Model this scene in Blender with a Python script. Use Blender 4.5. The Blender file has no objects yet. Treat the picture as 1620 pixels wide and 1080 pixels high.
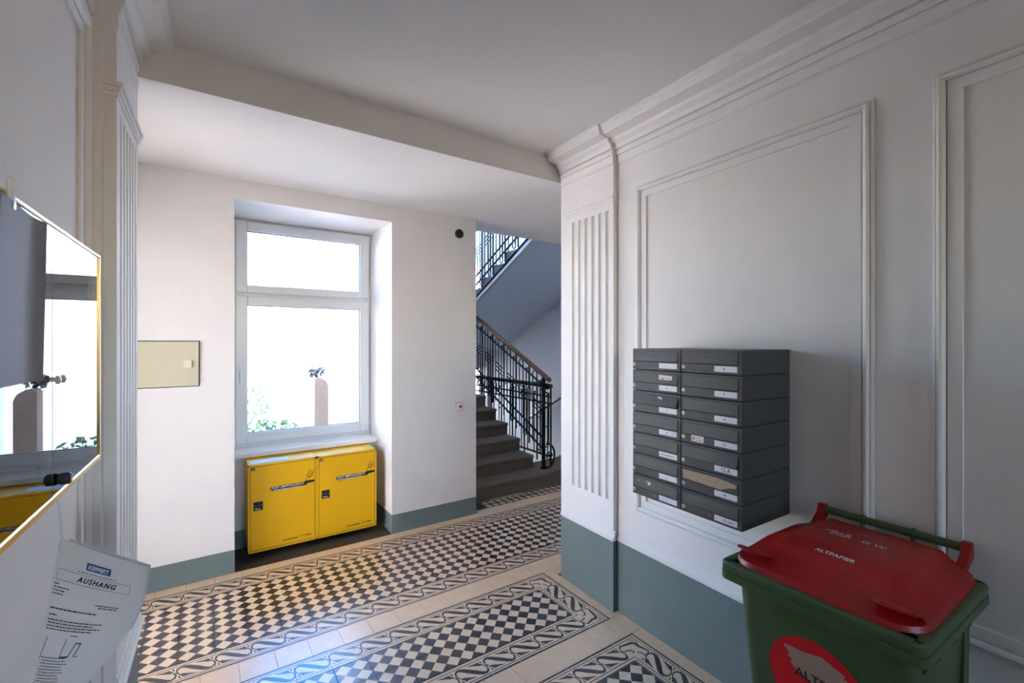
import bpy, math, random
from mathutils import Vector, Matrix
random.seed(7)
sc = bpy.context.scene
COL = sc.collection
R = math.radians
PI = math.pi

# ------------------------------------------------------------------ camera
YAW = 34.2            # viewing direction, degrees clockwise from +Y
DEL = R(1.74)         # the hall's long walls run 1.74 degrees off the tile grid
CAMZ = 1.80
cam = bpy.data.cameras.new('camera')
cam.lens = 16.0; cam.sensor_width = 36.0; cam.sensor_fit = 'HORIZONTAL'
cam.clip_start = 0.02
camo = bpy.data.objects.new('camera', cam); COL.objects.link(camo)
camo.location = (0, 0, CAMZ); camo.rotation_euler = (R(90), 0, R(-YAW))
sc.camera = camo

# ------------------------------------------------------------------ light and exposure
sc.view_settings.view_transform = 'Standard'
sc.view_settings.look = 'None'
sc.view_settings.gamma = 1.0
sc.view_settings.use_curve_mapping = False
sc.view_settings.exposure = 3.16
W = bpy.data.worlds.new('sky'); sc.world = W; W.use_nodes = True
wn = W.node_tree.nodes; wl = W.node_tree.links
sky = wn.new('ShaderNodeTexSky'); sky.sky_type = 'NISHITA'
sky.sun_disc = False; sky.sun_elevation = R(48); sky.sun_rotation = R(145)
sky.air_density = 1.0; sky.dust_density = 2.0; sky.ozone_density = 1.0
wn['Background'].inputs['Strength'].default_value = 0.55
hs = wn.new('ShaderNodeHueSaturation'); hs.inputs['Saturation'].default_value = 1.5
wl.new(sky.outputs[0], hs.inputs['Color']); wl.new(hs.outputs[0], wn['Background'].inputs['Color'])
sun = bpy.data.lights.new('sun', 'SUN'); sun.energy = 6.5; sun.angle = R(0.6)
sun.color = (1.0, 0.95, 0.88)
suno = bpy.data.objects.new('sun', sun); COL.objects.link(suno)
suno.rotation_euler = (R(42), 0, R(35))      # shines from behind the house into the courtyard
suno.location = (0, -4, 12)


def portal(name, loc, rot, sx, sy):
    l = bpy.data.lights.new(name, 'AREA'); l.shape = 'RECTANGLE'; l.size = sx; l.size_y = sy
    l.cycles.is_portal = True
    o = bpy.data.objects.new(name, l); COL.objects.link(o)
    o.location = loc; o.rotation_euler = rot
    return o


portal('window_portal', (0.83, 5.02, 1.88), (R(-90), 0, 0), 1.3, 2.2)
portal('stair_window_portal', (3.9, 8.42, 4.26), (R(-90), 0, 0), 2.0, 3.3)
portal('fill_fanlight_portal', (1.05, -6.5, 2.52), (R(90), 0, 0), 1.7, 1.05)
portal('low_stair_portal', (4.3, 8.42, .7), (R(-90), 0, 0), 1.1, 1.2)
portal('fill_door_portal', (-1.19, 3.42, 1.55), (R(90), 0, R(-90)), 1.1, 2.3)

# ------------------------------------------------------------------ materials
MATS = {}


def srgb(r, g, b):
    f = lambda c: (c / 255 / 12.92) if c / 255 <= 0.04045 else ((c / 255 + 0.055) / 1.055) ** 2.4
    return (f(r), f(g), f(b))


def mat(name, col, rough=0.6, metal=0.0, noise=0.0, nscale=8.0, bump=0.0, bscale=60.0, coat=0.0, spec=0.5, emit=None, crough=0.12):
    m = bpy.data.materials.new(name); m.use_nodes = True
    n = m.node_tree.nodes; l = m.node_tree.links
    b = n['Principled BSDF']
    b.inputs['Roughness'].default_value = rough
    b.inputs['Metallic'].default_value = metal
    b.inputs['Specular IOR Level'].default_value = spec
    if coat:
        b.inputs['Coat Weight'].default_value = coat
        b.inputs['Coat Roughness'].default_value = crough
        b.inputs['Coat IOR'].default_value = 1.6
    b.inputs['Base Color'].default_value = (*col, 1)
    tc = n.new('ShaderNodeTexCoord')
    if noise:
        t = n.new('ShaderNodeTexNoise'); t.inputs['Scale'].default_value = nscale
        t.inputs['Detail'].default_value = 6; t.inputs['Roughness'].default_value = 0.65
        l.new(tc.outputs['Object'], t.inputs['Vector'])
        r = n.new('ShaderNodeValToRGB')
        r.color_ramp.elements[0].position = 0.3; r.color_ramp.elements[1].position = 0.7
        r.color_ramp.elements[0].color = (*[max(0, c * (1 - noise)) for c in col], 1)
        r.color_ramp.elements[1].color = (*[min(1, c * (1 + noise * 0.6)) for c in col], 1)
        l.new(t.outputs['Fac'], r.inputs['Fac']); l.new(r.outputs['Color'], b.inputs['Base Color'])
    if bump:
        t2 = n.new('ShaderNodeTexNoise'); t2.inputs['Scale'].default_value = bscale
        t2.inputs['Detail'].default_value = 4
        l.new(tc.outputs['Object'], t2.inputs['Vector'])
        bp = n.new('ShaderNodeBump'); bp.inputs['Strength'].default_value = bump
        bp.inputs['Distance'].default_value = 0.004
        l.new(t2.outputs['Fac'], bp.inputs['Height']); l.new(bp.outputs['Normal'], b.inputs['Normal'])
    if emit:
        b.inputs['Emission Color'].default_value = (*col, 1)
        b.inputs['Emission Strength'].default_value = emit
    MATS[name] = m
    return m


def glass(name, tint=(1, 1, 1), rough=0.0, ior=1.45):
    m = bpy.data.materials.new(name); m.use_nodes = True
    n = m.node_tree.nodes; l = m.node_tree.links
    n.remove(n['Principled BSDF'])
    tr = n.new('ShaderNodeBsdfTransparent'); tr.inputs['Color'].default_value = (*tint, 1)
    gl = n.new('ShaderNodeBsdfGlossy'); gl.inputs['Roughness'].default_value = rough
    fr = n.new('ShaderNodeFresnel'); fr.inputs['IOR'].default_value = ior
    mx = n.new('ShaderNodeMixShader')
    l.new(fr.outputs[0], mx.inputs[0]); l.new(tr.outputs[0], mx.inputs[1]); l.new(gl.outputs[0], mx.inputs[2])
    l.new(mx.outputs[0], n['Material Output'].inputs['Surface'])
    MATS[name] = m
    return m


mat('plaster', (0.84, 0.80, 0.775), 0.75, noise=0.035, nscale=3.0, bump=0.18, bscale=90)
mat('ceiling_paint', (0.84, 0.80, 0.775), 0.8, noise=0.02, nscale=2.0, bump=0.1, bscale=80)
mat('moulding_paint', (0.85, 0.81, 0.785), 0.6, noise=0.02, nscale=6)
mat('stair_soffit_skylight', (0.62, 0.73, 0.90), 0.8, noise=0.03, nscale=3)  # blue skylight painted into the plaster of the stair undersides
mat('stair_wall_skylight', (0.78, 0.86, 0.95), 0.8, noise=0.03, nscale=3)  # lighter copy, blue skylight painted into the stairwell walls
mat('base_paint', srgb(114, 130, 128), 0.55, noise=0.06, nscale=5, bump=0.1, bscale=90)
mat('grout', srgb(120, 108, 98), 0.9, noise=0.15, nscale=30)
mat('tile_cream', srgb(236, 208, 176), 0.36, noise=0.07, nscale=25, coat=0.8, crough=0.27)
mat('tile_dark', srgb(54, 40, 44), 0.36, noise=0.18, nscale=25, coat=0.8, crough=0.27)
mat('tile_plain', srgb(236, 203, 168), 0.36, noise=0.09, nscale=14, coat=0.8, crough=0.27)
mat('tile_old', srgb(66, 60, 55), 0.6, noise=0.5, nscale=9)
mat('step_stone', srgb(114, 101, 88), 0.75, noise=0.22, nscale=60, bump=0.2, bscale=120)
mat('concrete', srgb(120, 112, 104), 0.85, noise=0.12, nscale=10)
mat('iron', srgb(26, 28, 34), 0.45, metal=0.4)
mat('rail_wood', srgb(112, 76, 50), 0.38, noise=0.25, nscale=12, coat=0.3)
mat('dark_rail_wood', srgb(70, 50, 38), 0.4, noise=0.25, nscale=12, coat=0.2)
mat('pvc', (.93, .935, .95), 0.28, spec=0.5)
mat('gasket', srgb(60, 64, 72), 0.6)
mat('sill', (.93, .93, .93), 0.3)
glass('window_glass')
mat('yellow', (0.97, 0.52, 0.0), 0.45, noise=0.03, nscale=5, spec=0.5)
mat('black_print', srgb(22, 22, 26), 0.5)
mat('brown_print', srgb(120, 84, 20), 0.5)
mat('white_print', srgb(238, 238, 236), 0.5)
mat('grey_print', srgb(120, 120, 124), 0.6)
mat('mail_metal', srgb(68, 68, 70), 0.42, noise=0.06, nscale=40, bump=0.1, bscale=400)
mat('mail_flap', srgb(74, 74, 75), 0.4, noise=0.06, nscale=40, bump=0.1, bscale=400)
mat('mail_dark', srgb(20, 20, 21), 0.6)
mat('lock_metal', srgb(222, 208, 196), 0.3, metal=0.35)
mat('plate', srgb(232, 230, 236), 0.35)
mat('red_print', srgb(190, 40, 50), 0.5)
mat('card', srgb(190, 164, 138), 0.85, noise=0.2, nscale=90)
mat('bin_green', srgb(72, 90, 52), 0.42, noise=0.12, nscale=14, bump=0.08, bscale=200)
mat('bin_red', srgb(166, 13, 11), 0.40, noise=0.16, nscale=9, bump=0.05, bscale=150)
mat('rubber', srgb(24, 24, 24), 0.8)
mat('sticker_red', srgb(226, 12, 24), 0.45)
mat('sticker_paper', srgb(176, 142, 120), 0.6)
mat('brass', srgb(214, 180, 120), 0.28, metal=0.75)
mat('case_wood', srgb(196, 160, 110), 0.5, noise=0.15, nscale=15)
mat('case_back', srgb(206, 198, 186), 0.8, noise=0.04, nscale=20)
glass('case_glass', ior=1.5)
mat('grey_sheet', srgb(128, 124, 132), 0.6)
mat('paper', srgb(238, 232, 230), 0.6)
mat('paper_back', srgb(226, 226, 232), 0.5)
mat('blue_print', srgb(34, 92, 150), 0.5)
mat('tan_print', srgb(176, 146, 110), 0.6)
mat('clear_plastic', srgb(232, 234, 236), 0.15, spec=0.7)
mat('cream_cover', srgb(206, 198, 170), 0.5, noise=0.03, nscale=4)
mat('cream_lock', srgb(222, 214, 190), 0.4)
mat('dark_plastic', srgb(48, 50, 52), 0.35)
mat('switch_white', srgb(232, 230, 226), 0.4)
mat('switch_red', srgb(214, 36, 40), 0.35)
mat('court_wall', (0.86, 0.80, 0.76), 0.9, noise=0.05, nscale=1.5)
mat('bounce_house_wall', (0.60, 0.575, 0.555), 0.9, noise=0.05, nscale=1.5)
mat('court_ground', (0.48, 0.45, 0.41), 0.95, noise=0.15, nscale=2)
mat('court_pillar_shaded', srgb(112, 92, 78), 0.9, noise=0.15, nscale=6)  # colour darkened to stand in for the pillar's backlit, shaded side
mat('leaf', srgb(70, 96, 40), 0.7, noise=0.4, nscale=20)
mat('leaf_dark', srgb(60, 62, 58), 0.8)
mat('street_door', srgb(168, 166, 164), 0.5)
mat('door_paint', srgb(222, 220, 214), 0.5)


# ------------------------------------------------------------------ mesh helpers
class MB:
    def __init__(s):
        s.v = []; s.f = []; s.m = []; s.slot = 0

    def mesh(s, vs, fs):
        o = len(s.v); s.v += [tuple(p) for p in vs]
        for f in fs:
            s.f.append([i + o for i in f]); s.m.append(s.slot)
        return s

    def box(s, x0, x1, y0, y1, z0, z1, bev=0.0):
        if bev <= 0:
            vs = [(x, y, z) for z in (z0, z1) for x, y in ((x0, y0), (x1, y0), (x1, y1), (x0, y1))]
            return s.mesh(vs, [(3, 2, 1, 0), (4, 5, 6, 7), (0, 1, 5, 4), (1, 2, 6, 5), (2, 3, 7, 6), (3, 0, 4, 7)])
        b = min(bev, (x1 - x0) / 2.01, (y1 - y0) / 2.01, (z1 - z0) / 2.01)
        rings = []
        for z, k in ((z0, b), (z0 + b, 0), (z1 - b, 0), (z1, b)):
            X0, X1, Y0, Y1 = x0 + k, x1 - k, y0 + k, y1 - k
            c = b - k if k < b else 0
            c = b
            if k > 0:
                c = b * 0.5
            rings.append([(X0 + c, Y0, z), (X1 - c, Y0, z), (X1, Y0 + c, z), (X1, Y1 - c, z),
                          (X1 - c, Y1, z), (X0 + c, Y1, z), (X0, Y1 - c, z), (X0, Y0 + c, z)])
        vs = sum(rings, []); fs = [tuple(range(7, -1, -1)), tuple(range(24, 32))]
        for r in range(3):
            for i in range(8):
                j = (i + 1) % 8
                fs.append((r * 8 + i, r * 8 + j, r * 8 + 8 + j, r * 8 + 8 + i))
        return s.mesh(vs, fs)

    def prism(s, poly, fn, a, b):
        """poly: 2D points, fn(p,q,t)->3D, extruded from t=a to t=b"""
        n = len(poly)
        vs = [fn(p, q, a) for p, q in poly] + [fn(p, q, b) for p, q in poly]
        fs = [tuple(range(n)), tuple(range(2 * n - 1, n - 1, -1))]
        for i in range(n):
            j = (i + 1) % n
            fs.append((i, i + n, j + n, j))
        return s.mesh(vs, fs)

    def tube(s, path, r, n=6, closed=False, cap=True, up=None):
        path = [Vector(p) for p in path]
        m = len(path); vs = []; prev = None
        for i, p in enumerate(path):
            if closed:
                d = path[(i + 1) % m] - path[i - 1]
            else:
                d = path[min(i + 1, m - 1)] - path[max(i - 1, 0)]
            d.normalize()
            if prev is None:
                a = Vector((0, 0, 1)) if abs(d.z) < 0.9 else Vector((1, 0, 0))
                u = d.cross(a).normalized()
            else:
                u = (prev - d * prev.dot(d))
                u = u.normalized() if u.length > 1e-6 else d.orthogonal().normalized()
            prev = u; w = d.cross(u)
            rr = r[i] if isinstance(r, (list, tuple)) else r
            for k in range(n):
                t = 2 * PI * k / n
                vs.append(p + u * math.cos(t) * rr + w * math.sin(t) * rr)
        fs = []
        for i in range(m if closed else m - 1):
            for k in range(n):
                a = i * n + k; b = i * n + (k + 1) % n
                c = ((i + 1) % m) * n + (k + 1) % n; d = ((i + 1) % m) * n + k
                fs.append((a, b, c, d))
        if cap and not closed:
            fs.append(tuple(range(n - 1, -1, -1))); fs.append(tuple(range((m - 1) * n, m * n)))
        return s.mesh(vs, fs)

    def lathe(s, prof, org=(0, 0, 0), axis='z', n=20):
        """prof: (radius, height)"""
        vs = []; fs = []
        for r, h in prof:
            for k in range(n):
                t = 2 * PI * k / n; a, b = r * math.cos(t), r * math.sin(t)
                p = {'z': (a, b, h), 'x': (h, a, b), 'y': (b, h, a)}[axis]
                vs.append((p[0] + org[0], p[1] + org[1], p[2] + org[2]))
        for i in range(len(prof) - 1):
            for k in range(n):
                fs.append((i * n + k, i * n + (k + 1) % n, (i + 1) * n + (k + 1) % n, (i + 1) * n + k))
        fs.append(tuple(range(n - 1, -1, -1))); fs.append(tuple(range((len(prof) - 1) * n, len(prof) * n)))
        return s.mesh(vs, fs)

    def data(s, name, mats, smooth=False, org=(0, 0, 0)):
        me = bpy.data.meshes.new(name)
        me.from_pydata([(x - org[0], y - org[1], z - org[2]) for x, y, z in s.v], [], s.f)
        if isinstance(mats, str): mats = [mats]
        for k in mats: me.materials.append(MATS[k])
        for p, mi in zip(me.polygons, s.m):
            p.material_index = mi
            p.use_smooth = smooth
        import bmesh
        bm = bmesh.new(); bm.from_mesh(me)
        bmesh.ops.recalc_face_normals(bm, faces=bm.faces)
        bm.to_mesh(me); bm.free()
        if smooth:
            me.set_sharp_from_angle(angle=R(38))
        me.update()
        return me


FR_R = Matrix.Identity(4)                         # tile-grid frame
FR_W = Matrix.Rotation(-DEL, 4, 'Z')              # frame of the hall's long walls


def tag(o, label=None, cat=None, group=None, kind=None):
    if label: o['label'] = label
    if cat: o['category'] = cat
    if group: o['group'] = group
    if kind: o['kind'] = kind
    return o


class Thing:
    """an Empty at a thing's base; parts get vertices in frame coordinates"""
    def __init__(s, name, org, frame=FR_R, label=None, cat=None, group=None, kind=None):
        s.org = org; s.frame = frame
        s.o = bpy.data.objects.new(name, None); COL.objects.link(s.o)
        s.o.empty_display_size = 0.1
        s.o.matrix_world = frame @ Matrix.Translation(Vector(org))
        tag(s.o, label, cat, group, kind)

    def part(s, name, mb, mats, smooth=False, parent=None, label=None):
        me = mb.data(name, mats, smooth, s.org)
        o = bpy.data.objects.new(name, me); COL.objects.link(o)
        o.parent = parent or s.o
        if label: o['label'] = label
        return o

    def link(s, name, me, loc, rotz=0, parent=None):
        o = bpy.data.objects.new(name, me); COL.objects.link(o)
        o.parent = parent or s.o
        o.location = Vector(loc) - Vector(s.org); o.rotation_euler = (0, 0, rotz)
        return o


def single(name, mb, mats, org, frame=FR_R, smooth=False, **kw):
    me = mb.data(name, mats, smooth, org)
    o = bpy.data.objects.new(name, me); COL.objects.link(o)
    o.matrix_world = frame @ Matrix.Translation(Vector(org))
    tag(o, **kw)
    return o


_tc = {}


def text2d(body, size=1.0, bold=0.0, shear=0.0, align='LEFT', spacing=1.0):
    key = (body, bold, shear, align, spacing)
    if key not in _tc:
        cu = bpy.data.curves.new('t', 'FONT'); cu.body = body; cu.size = 1.0
        cu.align_x = align; cu.offset = bold; cu.shear = shear; cu.resolution_u = 3
        cu.space_character = spacing
        ob = bpy.data.objects.new('t', cu); COL.objects.link(ob)
        bpy.context.view_layer.update()
        me = bpy.data.meshes.new_from_object(ob)
        vs = [(v.co.x, v.co.y) for v in me.vertices]; fs = [tuple(p.vertices) for p in me.polygons]
        bpy.data.objects.remove(ob); bpy.data.curves.remove(cu); bpy.data.meshes.remove(me)
        _tc[key] = (vs, fs)
    vs, fs = _tc[key]
    return [(x * size, y * size) for x, y in vs], fs


def put_text(mb, fn, body, x, y, size, **kw):
    vs, fs = text2d(body, size, **kw)
    mb.mesh([fn(x + a, y + b) for a, b in vs], fs)


def put_poly(mb, fn, pts):
    mb.mesh([fn(a, b) for a, b in pts], [tuple(range(len(pts)))])


def put_rect(mb, fn, x0, y0, x1, y1, nx=1):
    for i in range(nx):
        a = x0 + (x1 - x0) * i / nx; b = x0 + (x1 - x0) * (i + 1) / nx
        put_poly(mb, fn, [(a, y0), (b, y0), (b, y1), (a, y1)])


def put_dashes(mb, fn, x0, x1, y, h, seed=1):
    """a line of print too small to read"""
    g = random.Random(seed); x = x0
    while x < x1:
        w = g.uniform(1.2, 3.2) * h; e = min(x + w, x1)
        put_rect(mb, fn, x, y, e, y + h); x = e + h * .45


def put_stroke(mb, fn, pts, w):
    n = len(pts); L = []; Rr = []
    for i in range(n):
        a = Vector(pts[max(i - 1, 0)]); b = Vector(pts[min(i + 1, n - 1)])
        d = (b - a).normalized(); nn = Vector((-d.y, d.x))
        ww = (w[i] if isinstance(w, (list, tuple)) else w) / 2
        L.append(Vector(pts[i]) + nn * ww); Rr.append(Vector(pts[i]) - nn * ww)
    vs = [fn(p.x, p.y) for p in L] + [fn(p.x, p.y) for p in Rr]
    mb.mesh(vs, [(i, i + 1, n + i + 1, n + i) for i in range(n - 1)])


def ring(m, x0, x1, z0, z1, w, ya, yb, bev=.004):
    m.box(x0, x0 + w, ya, yb, z0, z1, bev); m.box(x1 - w, x1, ya, yb, z0, z1, bev)
    m.box(x0 + w, x1 - w, ya, yb, z0, z0 + w, bev); m.box(x0 + w, x1 - w, ya, yb, z1 - w, z1, bev)


# ================================================================== THE SETTING
WX = 2.228       # right wall surface (wall frame)
PX = 2.191       # right pilaster face
PY0, PY1 = 2.19, 2.742
LX = -0.40       # left wall surface
LPX = -0.337     # left pilaster face
CEIL = 3.21
BEAM = 3.02
WW = 4.15        # window wall surface (tile frame)
T = 0.1777       # tile side
TX, TY = 2.014, 2.6185   # grid corner of the middle tile carpet
BASE_Z = 0.482

# ---- floor with tiles
fl = Thing('floor', (0, 0, 0), FR_R, 'patterned cement tile floor of the entrance hall', 'floor', kind='structure')
m = MB()
m.box(-2.2, 5.3, -6.8, 4.42, -0.25, -0.004)
fl.part('screed', m, 'grout')


def tile_base(m, sx=1.0, sy=1.0):
    """bevelled slab without its top face; returns top half sizes"""
    g = 0.0007; hx = T * sx / 2 - g; hy = T * sy / 2 - g; b = 0.0008
    vs = [(-hx, -hy, -0.012), (hx, -hy, -0.012), (hx, hy, -0.012), (-hx, hy, -0.012),
          (-hx, -hy, -b), (hx, -hy, -b), (hx, hy, -b), (-hx, hy, -b),
          (-hx + b, -hy + b, 0), (hx - b, -hy + b, 0), (hx - b, hy - b, 0), (-hx + b, hy - b, 0)]
    fs = [(i, (i + 1) % 4, 4 + (i + 1) % 4, 4 + i) for i in range(4)] + [(4 + i, 4 + (i + 1) % 4, 8 + (i + 1) % 4, 8 + i) for i in range(4)]
    m.mesh(vs, fs)
    return hx - b, hy - b


def checker_tile():
    m = MB(); m.slot = 1; h, _ = tile_base(m); q = h / 2
    P = lambda a, b: (a * q, b * q, 0)
    m.mesh([P(1, 0), P(0, 1), P(-1, 0), P(0, -1)], [(0, 1, 2, 3)])
    for a, b in ((1, 0), (0, 1), (-1, 0), (0, -1)):
        r = lambda x, y: P(x * a - y * b, x * b + y * a)
        m.mesh([r(2, 1), r(1, 0), r(2, -1)], [(0, 1, 2)])
        m.mesh([r(2, 2), r(1, 2), r(2, 1)], [(0, 1, 2)])
    m.slot = 0
    for a, b in ((1, 1), (-1, 1), (-1, -1), (1, -1)):
        m.mesh([P(a, 0), P(2 * a, b), P(a, 2 * b), P(0, b)], [(0, 1, 2, 3)])
    return m.data('checker_tile', ['tile_cream', 'tile_dark'])


SCROLL = [(-.5, .05), (-.495, .14), (-.46, .22), (-.39, .265), (-.30, .25), (-.2, .185), (-.1, .09), (0, 0),
          (.1, -.09), (.2, -.185), (.30, -.25), (.39, -.265), (.46, -.22), (.495, -.14), (.5, -.05)]
SCW = [.045, .055, .075, .095, .125, .15, .165, .17, .165, .15, .125, .095, .075, .055, .045]
LEAF = [(.44, .02), (.40, .09), (.33, .085), (.24, .14), (.12, .20), (-.06, .285), (.10, .275), (.22, .245), (.17, .29), (.28, .245),
        (.27, .295), (.34, .25), (.37, .18), (.43, .12), (.46, .05)]
HOOK = [(.36, .27), (.42, .285), (.455, .24), (.45, .17), (.42, .14), (.425, .19), (.40, .235)]


def border_tile(corner=False):
    m = MB(); h, _ = tile_base(m)
    m.mesh([(-h, -h, 0), (h, -h, 0), (h, h, 0), (-h, h, 0)], [(0, 1, 2, 3)])
    m.slot = 1
    k = 2 * h
    f = lambda x, y: (x * k, y * k, 0.00025)
    if not corner:
        # y > 0 is the outer side of the carpet
        for y0, y1 in ((.435, .5), (.345, .378), (-.378, -.345), (-.5, -.458)):
            put_rect(m, f, -.5, y0, .5, y1)
        put_stroke(m, f, SCROLL, SCW)
        for s in (1, -1):
            put_poly(m, f, [(x * s, y * s) for x, y in LEAF])
            put_poly(m, f, [(x * s, y * s) for x, y in HOOK])
            put_poly(m, f, [(.5 * s, .052 * s)] + [(s * (.5 - .055 * math.sin(t)), .055 * s * math.cos(t)) for t in [PI * i / 8 for i in range(1, 8)]] + [(.5 * s, -.052 * s)])
    else:
        # outer corner at (+x,+y); runs join at -x and -y
        for y0, y1 in ((.445, .5), (.345, .372)):
            put_rect(m, f, -.5, y0, y1, y1); put_rect(m, f, y0, -.5, y1, y0)
        put_rect(m, f, -.5, -.372, -.345, -.345); put_rect(m, f, -.372, -.5, -.345, -.372)
        put_rect(m, f, -.5, -.5, -.462, -.462)
        put_stroke(m, f, [(-.5, .05), (-.48, .18), (-.40, .25), (-.25, .22), (-.05, .19), (.12, .15), (.17, .05), (.16, -.1), (.21, -.25), (.25, -.40), (.18, -.48), (.05, -.5)],
                   [.03, .045, .06, .08, .1, .11, .12, .1, .08, .06, .045, .03])
        put_stroke(m, f, [(-.44, -.02), (-.32, -.03), (-.2, -.1), (-.2, -.2), (-.28, -.22)], [.05, .05, .06, .05, .02])
        put_stroke(m, f, [(-.02, -.44), (-.03, -.34), (-.08, -.26), (-.14, -.3)], [.05, .05, .05, .02])
        put_stroke(m, f, [(.0, .30), (.14, .29), (.25, .24), (.29, .14), (.25, .06), (.20, .1)], [.015, .025, .035, .035, .03, .015])
        put_poly(m, f, [(-.5, .052), (-.45, .03), (-.45, -.03), (-.5, -.052)])
        put_poly(m, f, [(.052, -.5), (.03, -.45), (-.03, -.45), (-.052, -.5)])
    return m.data('border_corner_tile' if corner else 'border_tile', ['tile_cream', 'tile_dark'])


def plain_mesh(sx, sy):
    m = MB(); hx, hy = tile_base(m, sx, sy)
    m.mesh([(-hx, -hy, 0), (hx, -hy, 0), (hx, hy, 0), (-hx, hy, 0)], [(0, 1, 2, 3)])
    return m.data('plain_tile', 'tile_plain')


ME_CHK = checker_tile(); ME_BRD = border_tile(); ME_COR = border_tile(True)


def at(u, v): return (TX + u * T, TY + v * T, 0)


def wallx(y, s=WX):   # world x of the right wall plane at world y
    return (s + y * math.sin(DEL)) / math.cos(DEL)


def lwallx(y): return wallx(y, LX)


# long carpet running past the window and on to the stairs
for c in range(-14, 16):
    for r in range(3, 7):
        if c < 15: fl.link('checker_tile', ME_CHK, at(c + .5, r + .5))
    if c < 15:
        fl.link('border_tile', ME_BRD, at(c + .5, 7.5), 0)
        fl.link('border_tile', ME_BRD, at(c + .5, 2.5), PI)
# two carpets of the hall in front of it
for v0, rows in ((0, 2), (-5, 8)):
    for c in range(-12, 0):
        for r in range(rows):
            if v0 - r > -10: fl.link('checker_tile', ME_CHK, at(c + .5, v0 - r - .5))
        fl.link('border_tile', ME_BRD, at(c + .5, v0 + .5), 0)
        if rows == 2: fl.link('border_tile', ME_BRD, at(c + .5, v0 - rows - .5), PI)
    for r in range(rows):
        fl.link('border_tile', ME_BRD, at(.5, v0 - r - .5), -PI / 2)
    fl.link('border_corner_tile', ME_COR, at(.5, v0 + .5), 0)
    if rows == 2: fl.link('border_corner_tile', ME_COR, at(.5, v0 - rows - .5), -PI / 2)
# plain strips between the carpets
PL = plain_mesh(1, 1)
for v in (1, -4):
    for c in range(-12, 1):
        fl.link('plain_tile', PL, at(c + 0.1, v + .5))
# plain strip along the right wall, cut to the wall line
def cut_tile(pts):
    m = MB()
    c = Vector((sum(p[0] for p in pts) / len(pts), sum(p[1] for p in pts) / len(pts)))
    ins = []
    for p in pts:
        d = Vector(p) - c; ins.append(c + d * (1 - 0.0012 / max(d.length, 0.01)))
    m.prism([(p.x, p.y) for p in ins], lambda a, b, t: (a, b, t), -0.012, 0)
    fl.part('plain_tile', m, 'tile_plain')


xr = TX + 0.6 * T
for v in (1, -4):
    y0, y1 = TY + v * T, TY + (v + 1) * T
    cut_tile([(xr, y0), (TX + T, y0), (TX + T, y1), (xr, y1)])
for v in range(-12, 2):
    y0, y1 = TY + v * T, TY + (v + 1) * T
    e = PX if y0 > 2.10 else WX
    if v == 1:
        cut_tile([(TX + T, y0), (TX + 2 * T, y0), (TX + 2 * T, y1), (TX + T, y1)]); continue
    cut_tile([(TX + T, y0), (wallx(y0, e) - .001, y0), (wallx(y1, e) - .001, y1), (TX + T, y1)])
for c in range(1, 16):     # plain strip beside the long carpet, beyond the corner
    if c >= 1:
        x0 = TX + c * T
        y0 = 2.722 if c >= 2 else TY + 2 * T
        if c >= 2: cut_tile([(x0, y0), (x0 + T, y0), (x0 + T, TY + 2 * T), (x0, TY + 2 * T)])
cut_tile([(wallx(2.722, PX) + .002, 2.722), (TX + 2 * T, 2.722), (TX + 2 * T, TY + T), (wallx(2.722, PX) + .002, TY + T)])
# plain strip at the window wall
for c in range(-14, 16):
    x0 = TX + (c + .1) * T; x1 = x0 + T
    y1 = WW - .002 if x0 < 2.3 else TY + 9 * T
    if x1 > 4.93: break
    cut_tile([(x0, TY + 8 * T), (x1, TY + 8 * T), (x1, y1), (x0, y1)])
# dark old tiles before the first step
for c in range(3, 16):
    fl.link('checker_tile', ME_CHK, at(c + .5, 9.5))
m = MB(); m.box(0.21, 1.46, WW, 4.60, -0.012, -0.0005)
fl.part('niche_floor', m, 'tile_old', label='worn dark floor of the window niche')
m = MB(); m.box(2.37, 2.545, TY + 9 * T, 4.43, -.012, -.001)
fl.part('worn_patch', m, 'tile_old')

# ---- ceilings and beam
m = MB(); m.box(-1.2, 3.2, -6.8, 2.71, CEIL, CEIL + .25)
single('ceiling', m, 'ceiling_paint', (0, 0, CEIL), kind='structure', label='white plaster ceiling over the front of the hall', cat='ceiling')
m = MB()
m.mesh([(-2.2, 2.70, BEAM), (5.2, 2.70, BEAM), (5.2, WW, BEAM + .05), (-2.2, WW, BEAM + .05),
        (-2.2, 2.70, CEIL + .3), (5.2, 2.70, CEIL + .3), (5.2, WW, CEIL + .3), (-2.2, WW, CEIL + .3)],
       [(3, 2, 1, 0), (4, 5, 6, 7), (0, 1, 5, 4), (1, 2, 6, 5), (2, 3, 7, 6), (3, 0, 4, 7)])
single('ceiling', m, 'ceiling_paint', (0, 3.4, BEAM), kind='structure', label='lower white ceiling by the window with its beam edge', cat='ceiling')
m = MB(); m.box(2.366, 4.95, WW, 4.55, BEAM + .05, CEIL + .3)
single('ceiling', m, 'ceiling_paint', (3.6, 4.3, BEAM + .05), kind='structure', label='ceiling strip above the foot of the stairs', cat='ceiling')

# ---- right wall with pilaster, cornice, panels
def fw(x, z, y): return (x, y, z)


wr = Thing('wall_right', (WX, 0, 0), FR_W, 'white panelled right wall with grey green base', 'wall', kind='structure')
m = MB(); m.box(WX, WX + .35, -6.4, PY1, BASE_Z, CEIL + .2)
wr.part('wall_surface', m, 'plaster')
m = MB(); m.box(WX - .002, WX + .35, -6.4, PY0, -.02, BASE_Z)
wr.part('painted_base', m, 'base_paint', label='grey green painted wall base')
# fluted pilaster
FL_Y = [2.2455 + .0703 * i for i in range(6)]


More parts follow.
